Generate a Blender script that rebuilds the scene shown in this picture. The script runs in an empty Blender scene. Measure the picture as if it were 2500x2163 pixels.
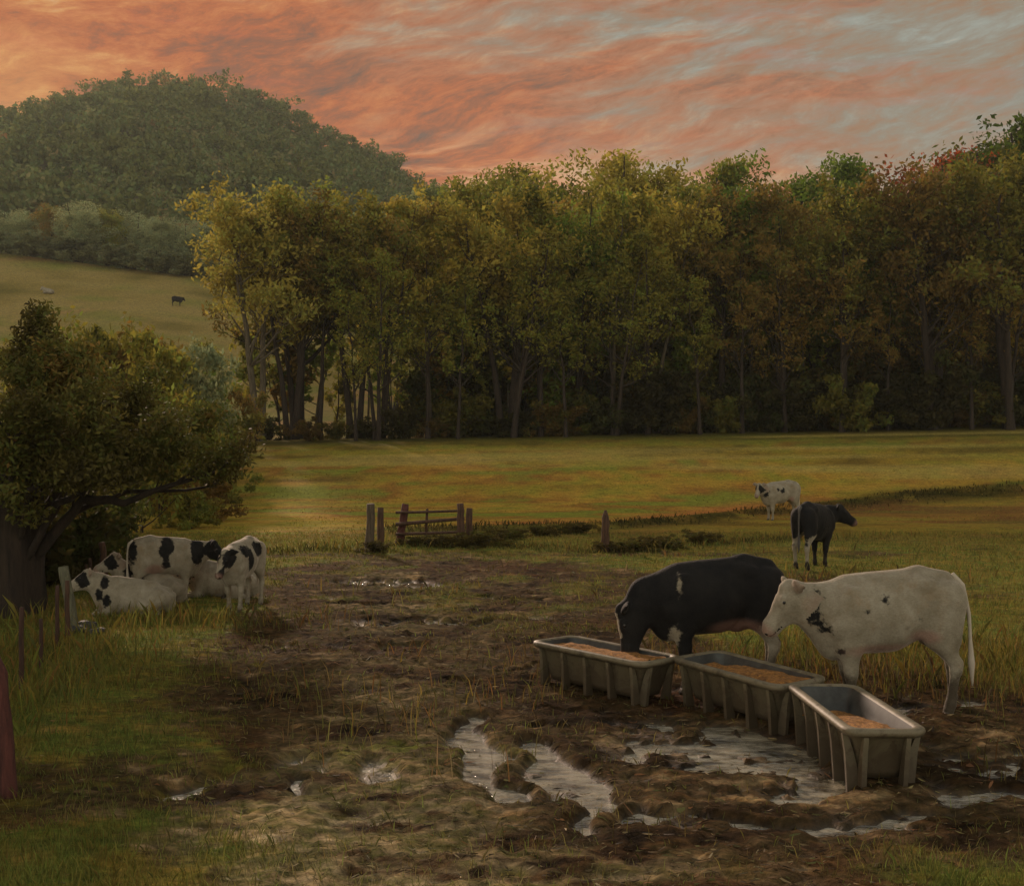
import bpy, math, random
import numpy as np
from mathutils import Vector
R = math.radians
sc = bpy.context.scene
col = sc.collection
rnd = random.Random(7)
F = 1098.0; CH = 2.6; HZ = 449.0      # focal length in pixels, eye height, horizon row

# ------------------------------------------------------------------ camera
cam = bpy.data.cameras.new("camera"); cam_o = bpy.data.objects.new("camera", cam); col.objects.link(cam_o)
cam_o.location = (0, 0, CH); cam_o.rotation_euler = (R(90), 0, 0)
cam.sensor_width = 36; cam.lens = 36 * F / 1024; cam.shift_y = 6.5 / 1024
cam.clip_start = 0.1; cam.clip_end = 5000
sc.camera = cam_o
sc.render.resolution_x = 1024; sc.render.resolution_y = 885
sc.view_settings.view_transform = 'Standard'; sc.view_settings.look = 'None'
sc.view_settings.exposure = 0.0; sc.view_settings.gamma = 1.0
try:
    sc.cycles.max_bounces = 6; sc.cycles.transparent_max_bounces = 8; sc.cycles.volume_bounces = 0
except Exception: pass

# ------------------------------------------------------------------ node helpers
class N:
    def __init__(s, tree): s.t = tree; s.l = tree.links
    def n(s, typ, **kw):
        nd = s.t.nodes.new(typ)
        for k, v in kw.items(): setattr(nd, k, v)
        return nd
    def set(s, sock, v):
        if isinstance(v, bpy.types.NodeSocket): s.l.new(v, sock)
        elif v is not None: sock.default_value = v
    def math(s, op, a, b=None, c=None, clamp=False):
        m = s.n('ShaderNodeMath', operation=op); m.use_clamp = clamp
        s.set(m.inputs[0], a); s.set(m.inputs[1], b)
        if c is not None: s.set(m.inputs[2], c)
        return m.outputs[0]
    def mix(s, f, a, b, mode='MIX'):
        m = s.n('ShaderNodeMix', data_type='RGBA', blend_type=mode)
        s.set(m.inputs[0], f)
        s.set(m.inputs[6], a if isinstance(a, bpy.types.NodeSocket) else (*a[:3], 1))
        s.set(m.inputs[7], b if isinstance(b, bpy.types.NodeSocket) else (*b[:3], 1))
        return m.outputs[2]
    def noise(s, vec, scale, detail=3, rough=0.55, dist=0.0):
        m = s.n('ShaderNodeTexNoise'); s.set(m.inputs['Vector'], vec)
        m.inputs['Scale'].default_value = scale; m.inputs['Detail'].default_value = detail
        m.inputs['Roughness'].default_value = rough; m.inputs['Distortion'].default_value = dist
        return m.outputs['Fac']
    def ramp(s, f, stops, interp='LINEAR'):
        m = s.n('ShaderNodeValToRGB'); s.set(m.inputs[0], f)
        cr = m.color_ramp; cr.interpolation = interp
        while len(cr.elements) > 1: cr.elements.remove(cr.elements[-1])
        cr.elements[0].position = stops[0][0]; cr.elements[0].color = (*stops[0][1], 1)
        for p, c in stops[1:]:
            e = cr.elements.new(p); e.color = (*c, 1)
        return m.outputs[0]
    def step(s, v, a, b):
        m = s.n('ShaderNodeMapRange', interpolation_type='SMOOTHSTEP'); s.set(m.inputs[0], v)
        m.inputs[1].default_value = a; m.inputs[2].default_value = b
        return m.outputs[0]
    def mapping(s, vec, scale=(1, 1, 1), rot=(0, 0, 0), loc=(0, 0, 0)):
        m = s.n('ShaderNodeMapping'); s.set(m.inputs[0], vec)
        m.inputs['Scale'].default_value = scale; m.inputs['Rotation'].default_value = rot; m.inputs['Location'].default_value = loc
        return m.outputs[0]

def srgb(r, g, b):
    f = lambda c: (c / 12.92 if c <= .04045 else ((c + .055) / 1.055) ** 2.4)
    return (f(r / 255), f(g / 255), f(b / 255))

# ------------------------------------------------------------------ world: dusk sky
SUN_EL, SUN_AZ = 21.0, -23.0            # degrees; azimuth from +Y, negative = left
w = bpy.data.worlds.new("World"); sc.world = w; w.use_nodes = True
wt = w.node_tree; wt.nodes.clear(); k = N(wt)
out = k.n('ShaderNodeOutputWorld'); bg = k.n('ShaderNodeBackground'); wt.links.new(bg.outputs[0], out.inputs[0])
sky = k.n('ShaderNodeTexSky'); sky.sky_type = 'NISHITA'; sky.sun_disc = False
sky.sun_elevation = R(SUN_EL); sky.sun_rotation = R(SUN_AZ)
tc = k.n('ShaderNodeTexCoord').outputs['Generated']
sep = k.n('ShaderNodeSeparateXYZ'); wt.links.new(tc, sep.inputs[0])
wn = k.n('ShaderNodeTexNoise'); wt.links.new(k.mapping(tc, (1, 1, 2.5)), wn.inputs['Vector']); wn.inputs['Scale'].default_value = 3.0; wn.inputs['Detail'].default_value = 4
wv_ = k.n('ShaderNodeVectorMath', operation='MULTIPLY_ADD'); wt.links.new(wn.outputs['Color'], wv_.inputs[0]); wv_.inputs[1].default_value = (.11, .11, .075); wt.links.new(tc, wv_.inputs[2]); wtc = wv_.outputs[0]; sx, sy, sz = sep.outputs
st = k.mapping(k.mapping(wtc, (1, 1, 1), (0, R(3), 0)), (.9, .9, 4.6))
big = k.noise(st, 2.3, 5, .6, .3)
mid = k.noise(k.mapping(k.mapping(wtc, (1, 1, 1), (0, R(5), 0)), (.85, .85, 4.4), (0, 0, 0), (3, 1, 2)), 6.5, 8, .66, .35)
fine = k.noise(k.mapping(k.mapping(wtc, (1, 1, 1), (0, R(14), 0)), (.8, .8, 3.4), (0, 0, 0), (1, 5, 2)), 26, 6, .75, .25)
t1 = k.math('ADD', k.math('MULTIPLY', big, .36), k.math('ADD', k.math('MULTIPLY', mid, .34), k.math('MULTIPLY', fine, .44)))
t1 = k.math('SUBTRACT', t1, .055)
orange = k.ramp(t1, [(.38, srgb(108, 84, 74)), (.45, srgb(152, 92, 66)), (.50, srgb(184, 102, 62)), (.55, srgb(198, 120, 72)), (.60, srgb(212, 146, 88)), (.64, srgb(214, 164, 118)), (.70, srgb(228, 190, 152))])
grey = k.ramp(t1, [(.38, srgb(112, 98, 88)), (.47, srgb(150, 114, 88)), (.55, srgb(140, 132, 118)), (.64, srgb(150, 156, 148)), (.72, srgb(196, 180, 160))])
# greyer towards the upper right
gfac = k.step(k.math('ADD', k.math('ADD', k.math('MULTIPLY', sx, .9), k.math('MULTIPLY', sz, 1.9)), k.math('MULTIPLY', k.math('SUBTRACT', mid, .5), 1.3)), .42, .95)
cl = k.mix(gfac, orange, grey)
# yellow glow low on the left, near the sun
gl = k.math('ADD', k.math('MULTIPLY', sx, -2.0), k.math('MULTIPLY', k.math('ABSOLUTE', k.math('SUBTRACT', sz, .25)), -4.0))
glow = k.step(k.math('ADD', gl, k.math('MULTIPLY', k.math('SUBTRACT', mid, .5), .8)), .30, 1.0)
cl = k.mix(k.math('MULTIPLY', glow, .65), cl, srgb(232, 172, 104))
gl2 = k.math('ADD', k.math('ABSOLUTE', k.math('SUBTRACT', sx, -.06)), k.math('MULTIPLY', k.math('ABSOLUTE', k.math('SUBTRACT', sz, .235)), 6.0))
cl = k.mix(k.math('MULTIPLY', k.math('MULTIPLY', k.step(gl2, .34, .05), k.step(mid, .45, .6)), .75), cl, srgb(236, 184, 138))
# peach band low over the wood, pink streaks
pe = k.math('MULTIPLY', k.step(sz, .24, .12), k.step(k.math('ADD', sx, k.math('MULTIPLY', fine, .3)), .12, .42))
cl = k.mix(k.math('MULTIPLY', pe, .5), cl, srgb(205, 138, 92))
pk = k.noise(k.mapping(tc, (1, 1, 6), (0, R(-5), 0), (7, 1, 9)), 5, 6, .65, .3)
cl = k.mix(k.math('MULTIPLY', k.step(pk, .55, .72), .24), cl, srgb(196, 92, 74))
bl = k.noise(k.mapping(tc, (1, 1, 5), (0, R(-12), 0), (2, 8, 4)), 4, 6, .65, .3)
cl = k.mix(k.math('MULTIPLY', k.math('MULTIPLY', k.step(bl, .54, .68), k.step(k.math('ADD', sz, k.math('MULTIPLY', sx, .3)), .16, .38)), .6), cl, srgb(128, 140, 138))
# neutral upper sky; unseen low east brightened as fill for wood and cows
zen = k.mix(.5, k.mix(1.0, sky.outputs[0], (.055, .055, .055), 'MULTIPLY'), (.62, .59, .51))
up = k.step(k.math('SUBTRACT', sz, k.math('MULTIPLY', sy, .0)), .42, .72)
back = k.step(sy, .25, -.35)
both = k.math('MAXIMUM', up, back)
east = k.math('MULTIPLY', k.step(sy, .15, -.3), k.step(sz, .75, .35))
zen = k.mix(east, zen, (1.15, 1.06, .84))
fin = k.mix(both, cl, zen)
wt.links.new(fin, bg.inputs[0]); bg.inputs[1].default_value = 1.0
try: w.cycles.sampling_method = 'MANUAL'; w.cycles.sample_map_resolution = 512
except Exception: pass

sun = bpy.data.lights.new("sun", 'SUN'); sun.energy = 4.4; sun.angle = R(4); sun.color = (1.0, .74, .56)
so = bpy.data.objects.new("sun", sun); col.objects.link(so)
sd = Vector((math.sin(R(SUN_AZ)) * math.cos(R(SUN_EL)), math.cos(R(SUN_AZ)) * math.cos(R(SUN_EL)), math.sin(R(SUN_EL))))
so.rotation_euler = (sd).to_track_quat('Z', 'Y').to_euler(); so.location = sd * 60

# ------------------------------------------------------------------ general helpers
def tag(o, label=None, cat=None, group=None, kind=None):
    if label: o['label'] = label
    if cat: o['category'] = cat
    if group: o['group'] = group
    if kind: o['kind'] = kind
    return o
def empty(name, loc, rz=0, s=1.0, **kw):
    o = bpy.data.objects.new(name, None); col.objects.link(o); o.location = loc; o.rotation_euler = (0, 0, rz)
    o.scale = (s, s, s) if not isinstance(s, tuple) else s
    o.empty_display_size = .3; tag(o, **kw); return o
def mesh_np(name, v, f, smooth=True, attrs=None):
    """v (n,3); f (m,k) uniform face arity, or list of lists"""
    me = bpy.data.meshes.new(name)
    v = np.asarray(v, dtype=np.float32)
    if isinstance(f, np.ndarray):
        m, kk = f.shape
        me.vertices.add(len(v)); me.vertices.foreach_set('co', v.ravel())
        me.loops.add(m * kk); me.loops.foreach_set('vertex_index', f.astype(np.int32).ravel())
        me.polygons.add(m); me.polygons.foreach_set('loop_start', np.arange(0, m * kk, kk, dtype=np.int32))
        me.polygons.foreach_set('loop_total', np.full(m, kk, dtype=np.int32))
    else:
        me.from_pydata(v.tolist(), [], f)
    if attrs:
        for nm, (dom, typ, arr) in attrs.items():
            a = me.attributes.new(nm, typ, dom)
            if typ == 'FLOAT': a.data.foreach_set('value', np.asarray(arr, dtype=np.float32).ravel())
            else: a.data.foreach_set('color', np.asarray(arr, dtype=np.float32).ravel())
    me.update(calc_edges=True)
    me.polygons.foreach_set('use_smooth', np.full(len(me.polygons), smooth, dtype=bool))
    me.validate()
    return me
def obj(name, me, mat=None, parent=None, loc=None):
    o = bpy.data.objects.new(name, me); col.objects.link(o)
    if mat is not None and not me.materials: me.materials.append(mat)
    if parent: o.parent = parent
    if loc is not None: o.location = loc
    return o
def copy_tree(o, parent=None):
    c = o.copy(); col.objects.link(c); c.parent = parent
    for ch in list(o.children): copy_tree(ch, c)
    return c
class MB:
    def __init__(s): s.v = []; s.f = []
    def add(s, vs, fs):
        b = len(s.v); s.v += [tuple(p) for p in vs]; s.f += [[b + i for i in q] for q in fs]
    def box(s, c, size, rz=0, taper=1.0, shear=(0, 0)):
        cx, cy, cz = c; a, b, h = [q / 2 for q in size]; vs = []
        for zz in (-1, 1):
            t = taper if zz > 0 else 1
            for x, y in ((-1, -1), (1, -1), (1, 1), (-1, 1)):
                px, py = x * a * t, y * b * t
                vs.append((cx + px * math.cos(rz) - py * math.sin(rz) + shear[0] * (zz + 1) / 2, cy + px * math.sin(rz) + py * math.cos(rz) + shear[1] * (zz + 1) / 2, cz + zz * h))
        s.add(vs, [(3, 2, 1, 0), (4, 5, 6, 7), (0, 1, 5, 4), (1, 2, 6, 5), (2, 3, 7, 6), (3, 0, 4, 7)])
    def tube(s, pts, rad, seg=8, cap=True, flat=1.0, rough=0.0, rg=None):
        pts = [Vector(p) for p in pts]; n = len(pts); vs = []
        up = Vector((0, 0, 1)); d0 = (pts[-1] - pts[0]).normalized()
        if abs(d0.z) > .9: up = Vector((0, 1, 0))
        for i, p in enumerate(pts):
            d = (pts[min(i + 1, n - 1)] - pts[max(i - 1, 0)]).normalized()
            a = d.cross(up).normalized(); b = d.cross(a).normalized()
            for j in range(seg):
                t = 2 * math.pi * j / seg
                rr = rad[i] * (1 + (rg.uniform(-rough, rough) if rg else 0))
                vs.append(p + a * math.cos(t) * rr + b * math.sin(t) * rr * flat)
        fs = [(i * seg + j, i * seg + (j + 1) % seg, (i + 1) * seg + (j + 1) % seg, (i + 1) * seg + j) for i in range(n - 1) for j in range(seg)]
        if cap: fs += [tuple(range(seg))[::-1], tuple((n - 1) * seg + j for j in range(seg))]
        s.add(vs, fs)
    def build(s, name, mat, parent=None, smooth=True):
        me = mesh_np(name, s.v, s.f, smooth); return obj(name, me, mat, parent)

def h2(ix, iy, seed):
    n = (ix.astype(np.int64) * 374761393 + iy.astype(np.int64) * 668265263 + seed * 974711) & 0x7fffffff
    n = ((n ^ (n >> 13)) * 1274126177) & 0x7fffffff
    return ((n ^ (n >> 16)) & 0xffff) / 65535.0
def vn(x, y, seed=0):
    x = np.asarray(x, float); y = np.asarray(y, float)
    xi = np.floor(x); yi = np.floor(y); fx = x - xi; fy = y - yi
    fx = fx * fx * (3 - 2 * fx); fy = fy * fy * (3 - 2 * fy)
    a = h2(xi, yi, seed); b = h2(xi + 1, yi, seed); c = h2(xi, yi + 1, seed); d = h2(xi + 1, yi + 1, seed)
    return (a * (1 - fx) + b * fx) * (1 - fy) + (c * (1 - fx) + d * fx) * fy
def fbm(x, y, seed=0, o=4, g=.5):
    s = 0; a = 1; t = 0
    for i in range(o): s = s + a * vn(x * 2 ** i, y * 2 ** i, seed + i * 17); t += a; a *= g
    return s / t
def S(t): t = np.clip(t, 0, 1); return t * t * (3 - 2 * t)
def Gp(px, py):
    Y = CH * F / (py - HZ); return ((px - 512) * Y / F, Y)

# ------------------------------------------------------------------ terrain
def blob(x, y, cx, cy, rx, ry, rot=0.0, soft=.5):
    c, s_ = math.cos(rot), math.sin(rot); dx = x - cx; dy = y - cy
    u = (dx * c + dy * s_) / rx; v = (-dx * s_ + dy * c) / ry
    return S((1 + soft - np.sqrt(u * u + v * v)) / (2 * soft))
def seg(x, y, a, b, wd, soft=.5):
    ax, ay = a; bx, by = b; L = (bx - ax) ** 2 + (by - ay) ** 2
    t = np.clip(((x - ax) * (bx - ax) + (y - ay) * (by - ay)) / L, 0, 1)
    d = np.hypot(x - ax - t * (bx - ax), y - ay - t * (by - ay)) / wd
    return S((1 + soft - d) / (2 * soft))
def puddle(x, y):
    wx = x + .5 * (fbm(x * 1.6, y * 1.6, 40, 3) - .5) * 1.4; wy = y + 1.0 * (fbm(x * 1.6, y * 1.6, 50, 3) - .5) * 1.4
    p = blob(wx, wy, 1.75, 9.75, .80, 1.00, 0, .4)
    p = np.maximum(p, blob(wx, wy, 2.25, 8.75, .55, .30, .2, .4) * .85)
    p = np.maximum(p, seg(wx, wy, (-.42, 10.4), (.12, 7.9), .13, .6) * .9)
    p = np.maximum(p, seg(wx, wy, (.25, 9.9), (.55, 7.85), .14, .6) * .9)
    p = np.maximum(p, blob(wx, wy, 4.1, 9.2, .9, .32, .1, .5))
    p = np.maximum(p, blob(wx, wy, 3.9, 8.3, .7, .22, .1, .5) * .8)
    p = np.maximum(p, blob(wx, wy, -2.5, 8.5, .17, .5, 0, .5) * .9)
    p = np.maximum(p, blob(wx, wy, -1.65, 8.35, .22, .12, 0, .5) * .9)
    p = np.maximum(p, blob(wx, wy, -2.6, 21.3, 1.1, .45, 0, .5))
    p = np.maximum(p, blob(wx, wy, -1.1, 16.6, 1.2, .24, 0, .5) * .95)
    p = np.maximum(p, blob(wx, wy, .55, 10.85, .4, .12, .1, .5) * .8)
    p = np.maximum(p, blob(wx, wy, 4.4, 11.3, .5, .3, 0, .5) * .7)
    isl = fbm(x * 2.4, y * 3.0, 160, 4, .6); p = p * (1 - S((isl - .545) / .07) * .75)
    p = np.maximum(p, seg(wx, wy, (-.50, 10.9), (.10, 7.9), .10, .6)); p = np.maximum(p, seg(wx, wy, (.22, 10.1), (.58, 7.8), .11, .6))
    for a_, b_, w_ in (((-.75, 12.2), (-.45, 12.0), .10), ((-.2, 13.0), (.15, 13.1), .09), ((-1.5, 14.6), (-1.0, 14.4), .13), ((-2.9, 18.6), (-2.2, 18.5), .2), ((-.5, 19.3), (.6, 19.2), .16), ((-1.75, 8.6), (-1.5, 8.4), .08), ((1.0, 8.0), (3.2, 7.75), .13)):
        p = np.maximum(p, seg(wx, wy, a_, b_, w_, .6) * .8)
    sm = fbm(x * .9 + 9, y * .55, 140, 4, .6); p = np.maximum(p, S((sm - .70) / .06) * .55 * S((22 - y) / 4) * S((mudmask(x, y) - .5) / .3))
    return p
def mudmask(x, y):
    wx = x + 1.6 * (fbm(x * .9, y * .9, 11, 4) - .5); wy = y + 2.2 * (fbm(x * .9, y * .9, 23, 4) - .5)
    m = seg(wx, wy, (.2, 5), (-.4, 12), 2.6, .35)
    m = np.maximum(m, seg(wx, wy, (-.4, 12), (-1.6, 23), 3.3, .4))
    m = np.maximum(m, blob(wx, wy, 2.6, 9.9, 3.6, 3.2, 0, .3))
    m = np.maximum(m, seg(wx, wy, (-3.8, 8.3), (0, 8.2), .8, .8) * .62)
    m = np.maximum(m, blob(wx, wy, 5.0, 10.2, 1.8, 1.6, 0, .4))
    m = np.maximum(m, seg(wx, wy, (-2, 22), (7, 21), 2.0, .8) * .75)
    m = np.maximum(m, seg(wx, wy, (-5.5, 26.5), (9, 27), .8, .8) * .6)
    m = m * (1 - .8 * blob(wx, wy, -3.1, 6.6, 1.6, .75, 0, .5)) * (1 - .9 * blob(wx, wy, 3.9, 6.7, 1.7, .55, .1, .5))
    return np.clip(m, 0, 1)
def gz(x, y, detail=True):
    x = np.asarray(x, float); y = np.asarray(y, float)
    z = S((y - 43) / 41) * (3.75 + .020 * np.clip(x, -60, 60))
    crest = np.interp(x, [-300, -93, -57, -30, 6, 40, 80, 300], [50, 40.3, 35.8, 29, 18, 12, 14, 20])
    z = z + np.clip((y - 88) / 115, 0, 1) ** 1.25 * (crest - 4) - np.clip(y - 205, 0, 400) * .10
    # lane bank crossing the field on the right
    ln = np.interp(x, [-6, -1, 3, 10, 18, 25, 40], [34, 35.2, 36.6, 45, 51, 54, 58])
    z = z + .16 * np.exp(-((y - ln) / 1.0) ** 2) * S((x + 7) / 3) * (y < 60)
    if detail:
        m = mudmask(x, y); p = puddle(x, y); near = S((40 - y) / 15)
        cl_ = fbm(x * 2.6, y * 2.2, 3, 5, .62) - .5
        cl2 = np.abs(fbm(x * 5.2, y * 4.2, 9, 3, .6) - .5)
        cl3 = fbm(x * 9, y * 8, 19, 3, .6) - .5
        z = z + near * (m * (cl_ * .105 + (.09 - cl2) * .085 + cl3 * .05) + (1 - m) * ((fbm(x * .9, y * .9, 5, 4) - .35) * .12 + .015)) + near * .022
        # ruts
        z = z - near * p * .115
    return z
def g1(x, y): return float(gz(np.array([x]), np.array([y]))[0])
WATER = -0.045

P_MUD = [srgb(*c) for c in ((46, 36, 26), (66, 50, 36), (84, 66, 46), (104, 84, 60), (58, 50, 38), (92, 82, 58), (128, 108, 80))]
def pal(t, cols):
    n = len(cols) - 1; t = np.clip(t, 0, .9999) * n; i = t.astype(int); f = (t - i)[:, None]
    c = np.array(cols); return c[i] * (1 - f) + c[i + 1] * f
def cmix(a, b, f): return a * (1 - f[:, None]) + np.asarray(b) * f[:, None]
def eq(t, lo=.25, hi=.75): return np.clip((t - lo) / (hi - lo), 0, 1)
def ground_color(x, y):
    st = fbm(x * 1.3, y * 2.2, 71, 5, .6); st2 = fbm(x * .5, y * .8, 81, 4, .6); fn = fbm(x * 5, y * 9, 91, 3, .6)
    far = S((y - 26) / 14)
    stf = fbm(x * .10 + 3, y * .33, 61, 5, .6)
    mud = pal(eq(st * .55 + fn * .45, .3, .72), [srgb(34, 28, 21), srgb(58, 46, 34), srgb(84, 66, 46), srgb(70, 62, 44), srgb(108, 88, 64), srgb(146, 128, 98)])
    mud = cmix(mud, srgb(96, 62, 42), eq(st2, .52, .7) * .3) * .9
    dry = pal(eq(st * .6 + fn * .4), [srgb(84, 76, 52), srgb(138, 124, 92), srgb(166, 152, 120), srgb(96, 98, 56), srgb(150, 134, 102), srgb(190, 174, 142)])
    gr = pal(eq(st * .5 + st2 * .5), [srgb(66, 66, 34), srgb(98, 98, 44), srgb(122, 108, 52), srgb(92, 108, 50), srgb(136, 116, 60), srgb(110, 128, 62)])
    fld = pal(eq(stf * .85 + st2 * .15, .34, .66), [srgb(120, 100, 48), srgb(160, 134, 58), srgb(146, 142, 58), srgb(176, 144, 64), srgb(150, 110, 56), srgb(132, 138, 58)])
    fld = cmix(fld, srgb(84, 100, 50), S((y + x * .1 - 60) / 18) * .5)
    # ochre-pink strip along the lane, and bands of cut grass
    ln = np.interp(x, [-6, -1, 3, 10, 18, 25, 40], [34, 35.2, 36.6, 45, 51, 54, 58])
    fld = cmix(fld, srgb(186, 120, 70), np.exp(-((y - ln - 2.2) / 1.9) ** 2) * S((x + 4) / 3) * S((18 - x) / 10) * eq(stf, .3, .5) * .9)
    fld = cmix(fld, srgb(46, 50, 24), np.exp(-((y - ln + .8) / (.5 + .03 * y)) ** 2) * S((x + 5) / 3) * eq(fbm(x * .5, y * .5, 68, 3), .25, .5) * .9)
    l2 = np.interp(x, [-8, -1, 2.3, 4.4, 7.2, 20], [26.5, 29.5, 27.7, 28.8, 31.0, 36]); fld = cmix(fld, srgb(44, 46, 24), np.exp(-((y - l2) / .7) ** 2) * S((x + 9) / 3) * S((9 - x) / 2) * .8)
    fld = cmix(fld, srgb(112, 80, 52), S((y - 27) / 2) * S((ln - y) / 2) * eq(stf, .35, .6) * .65)
    fld = cmix(fld, srgb(56, 56, 30), S((y - 70) / 7) * .8)  # shadow of the wood painted into the field colour along its far edge
    ban = fbm(x * .04, y * .5, 67, 3)
    fld = cmix(fld, srgb(176, 160, 92), eq(ban, .56, .66) * S((y - 52) / 8) * .6)
    hill = pal(eq(fbm(x * .06, y * .12, 55, 5, .6)), [srgb(104, 98, 52), srgb(136, 122, 70), srgb(150, 134, 84), srgb(120, 124, 62), srgb(160, 128, 88)])
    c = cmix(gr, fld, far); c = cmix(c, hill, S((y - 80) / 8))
    m = mudmask(x, y); mb = S((m + (fn - .5) * .8 + (st - .5) * .5 - .22) / .5)
    dr = np.maximum(blob(x + 1.6 * (st - .5), y, -1.15, 7.2, 1.0, 1.7, 0, .6), blob(x, y, -.7, 6.2, 2.0, .9, 0, .6)) * eq(st, .40, .54)
    tk = np.maximum(seg(x + .8 * (st2 - .5), y, (-.9, 8), (-1.5, 15), .8, .7), seg(x + .8 * (st2 - .5), y, (-1.5, 15), (-2.6, 25), 1.0, .7))
    md = cmix(mud, dry, np.clip(dr * .95, 0, 1)); md = cmix(md, dry * .85, tk * eq(st, .42, .60) * .4)
    md = cmix(md, gr * .9, eq(fbm(x * .9, y * 1.0, 221, 4), .56, .66) * S((y - 14) / 6) * .7)
    dk = blob(x, y, 2.6, 8.4, 2.6, .8, .1, .6); dk = np.maximum(dk, blob(x, y, .7, 10, .7, 1.3, 0, .6)); md = cmix(md, srgb(38, 32, 24), dk * .75 * eq(st, .6, .4))
    gp = blob(x, y, -.8, 9.4, .9, .35, 0, .6) * eq(fn, .5, .62); md = cmix(md, srgb(110, 120, 50), gp * .7)
    c = cmix(c, md, mb)
    return c, mb

def grid_terrain(name, xs, ys, zf, detail):
    X, Y = np.meshgrid(xs, ys); x = X.ravel(); y = Y.ravel()
    z = zf(x, y); nx, ny = len(xs), len(ys)
    i = np.arange(nx - 1)[None, :] + nx * np.arange(ny - 1)[:, None]; i = i.ravel()
    f = np.stack([i, i + 1, i + 1 + nx, i + nx], 1)
    return x, y, z, f
def graded(segs):
    o = [segs[0][0]]
    for a, b, d in segs:
        n = max(1, int(round((b - a) / d))); o += list(np.linspace(a, b, n + 1)[1:])
    return np.array(o)
xs = graded([(-420, -120, 12), (-120, -40, 3), (-40, -16, .7), (-16, -7, .14), (-7, 7.5, .04), (7.5, 16, .14), (16, 40, .7), (40, 120, 3), (120, 420, 12)])
ys = graded([(-20, 3, 1), (3, 5.5, .1), (5.5, 13, .035), (13, 20, .06), (20, 32, .12), (32, 50, .4), (50, 100, 1.2), (100, 260, 3)])
x, y, z, f = grid_terrain('ground', xs, ys, gz, True)
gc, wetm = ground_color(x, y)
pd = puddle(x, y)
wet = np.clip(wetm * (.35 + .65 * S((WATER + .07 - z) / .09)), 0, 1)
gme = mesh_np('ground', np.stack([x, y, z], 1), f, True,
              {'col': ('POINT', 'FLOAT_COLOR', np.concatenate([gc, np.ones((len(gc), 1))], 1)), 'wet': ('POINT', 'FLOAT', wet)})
def newmat(name):
    m = bpy.data.materials.new(name); m.use_nodes = True; m.node_tree.nodes.clear(); kk = N(m.node_tree)
    o = kk.n('ShaderNodeOutputMaterial'); p = kk.n('ShaderNodeBsdfPrincipled'); m.node_tree.links.new(p.outputs[0], o.inputs[0])
    return m, kk, p, o
def bump(kk, p, h, dist=.02, strength=.6):
    b = kk.n('ShaderNodeBump'); b.inputs['Distance'].default_value = dist; b.inputs['Strength'].default_value = strength
    kk.set(b.inputs['Height'], h); kk.l.new(b.outputs[0], p.inputs['Normal'])
def attr(kk, nm):
    a = kk.n('ShaderNodeAttribute'); a.attribute_name = nm; return a
m, kk, p, o = newmat('pasture_and_mud')
co = kk.n('ShaderNodeTexCoord').outputs['Object']; a = attr(kk, 'col'); wa = attr(kk, 'wet').outputs['Fac']
n1 = kk.noise(kk.mapping(co, (9, 14, 9)), 1, 5, .7); n2 = kk.noise(kk.mapping(co, (1.1, 2.0, 1), (0, 0, .2)), 1.6, 5, .7, .6)
c = kk.mix(1.0, a.outputs['Color'], kk.ramp(n1, [(.30, (.42, .41, .40)), (.5, (.92, .92, .90)), (.68, (1.6, 1.55, 1.45))]), 'MULTIPLY')
c = kk.mix(1.0, c, kk.ramp(n2, [(.3, (.62, .62, .66)), (.5, (1, .98, .95)), (.68, (1.35, 1.22, 1.0))]), 'MULTIPLY')
c = kk.mix(kk.math('MULTIPLY', wa, .5), c, kk.mix(1.0, c, (.40, .38, .36), 'MULTIPLY'))
kk.l.new(c, p.inputs['Base Color'])
kk.set(p.inputs['Roughness'], kk.math('SUBTRACT', .95, kk.math('MULTIPLY', kk.step(wa, .55, 1.0), .42)))
kk.set(p.inputs['Specular IOR Level'], kk.math('ADD', .02, kk.math('MULTIPLY', kk.step(wa, .4, .95), .42)))
bump(kk, p, kk.noise(co, 26, 5, .7), .035, .8)
M_ground = m
ground = obj('ground', gme, m); tag(ground, kind='structure')

# murky puddle water; pale patches in its colour stand for bright reflections
m, kk, p, o = newmat('puddle_water')
co = kk.n('ShaderNodeTexCoord').outputs['Object']
kk.l.new(kk.mix(kk.step(kk.noise(kk.mapping(co, (1, 1.8, 1), (0, 0, .3)), 3.2, 6, .68), .34, .64), srgb(66, 60, 46), srgb(164, 156, 134)), p.inputs['Base Color'])
kk.set(p.inputs['Roughness'], kk.math('ADD', .03, kk.math('MULTIPLY', kk.noise(co, 3, 2, .5), .16))); p.inputs['IOR'].default_value = 2.6
bump(kk, p, kk.noise(kk.mapping(co, (1, 2.2, 1)), 6, 5, .6), .05, .8)
wx_ = graded([(-8, 9, .5)]); wy_ = graded([(4, 25, .5)])
x, y, z, f = grid_terrain('water', wx_, wy_, lambda a, b: np.full_like(a, WATER), False)
tag(obj('water', mesh_np('water', np.stack([x, y, z], 1), f), m), kind='structure')

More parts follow.
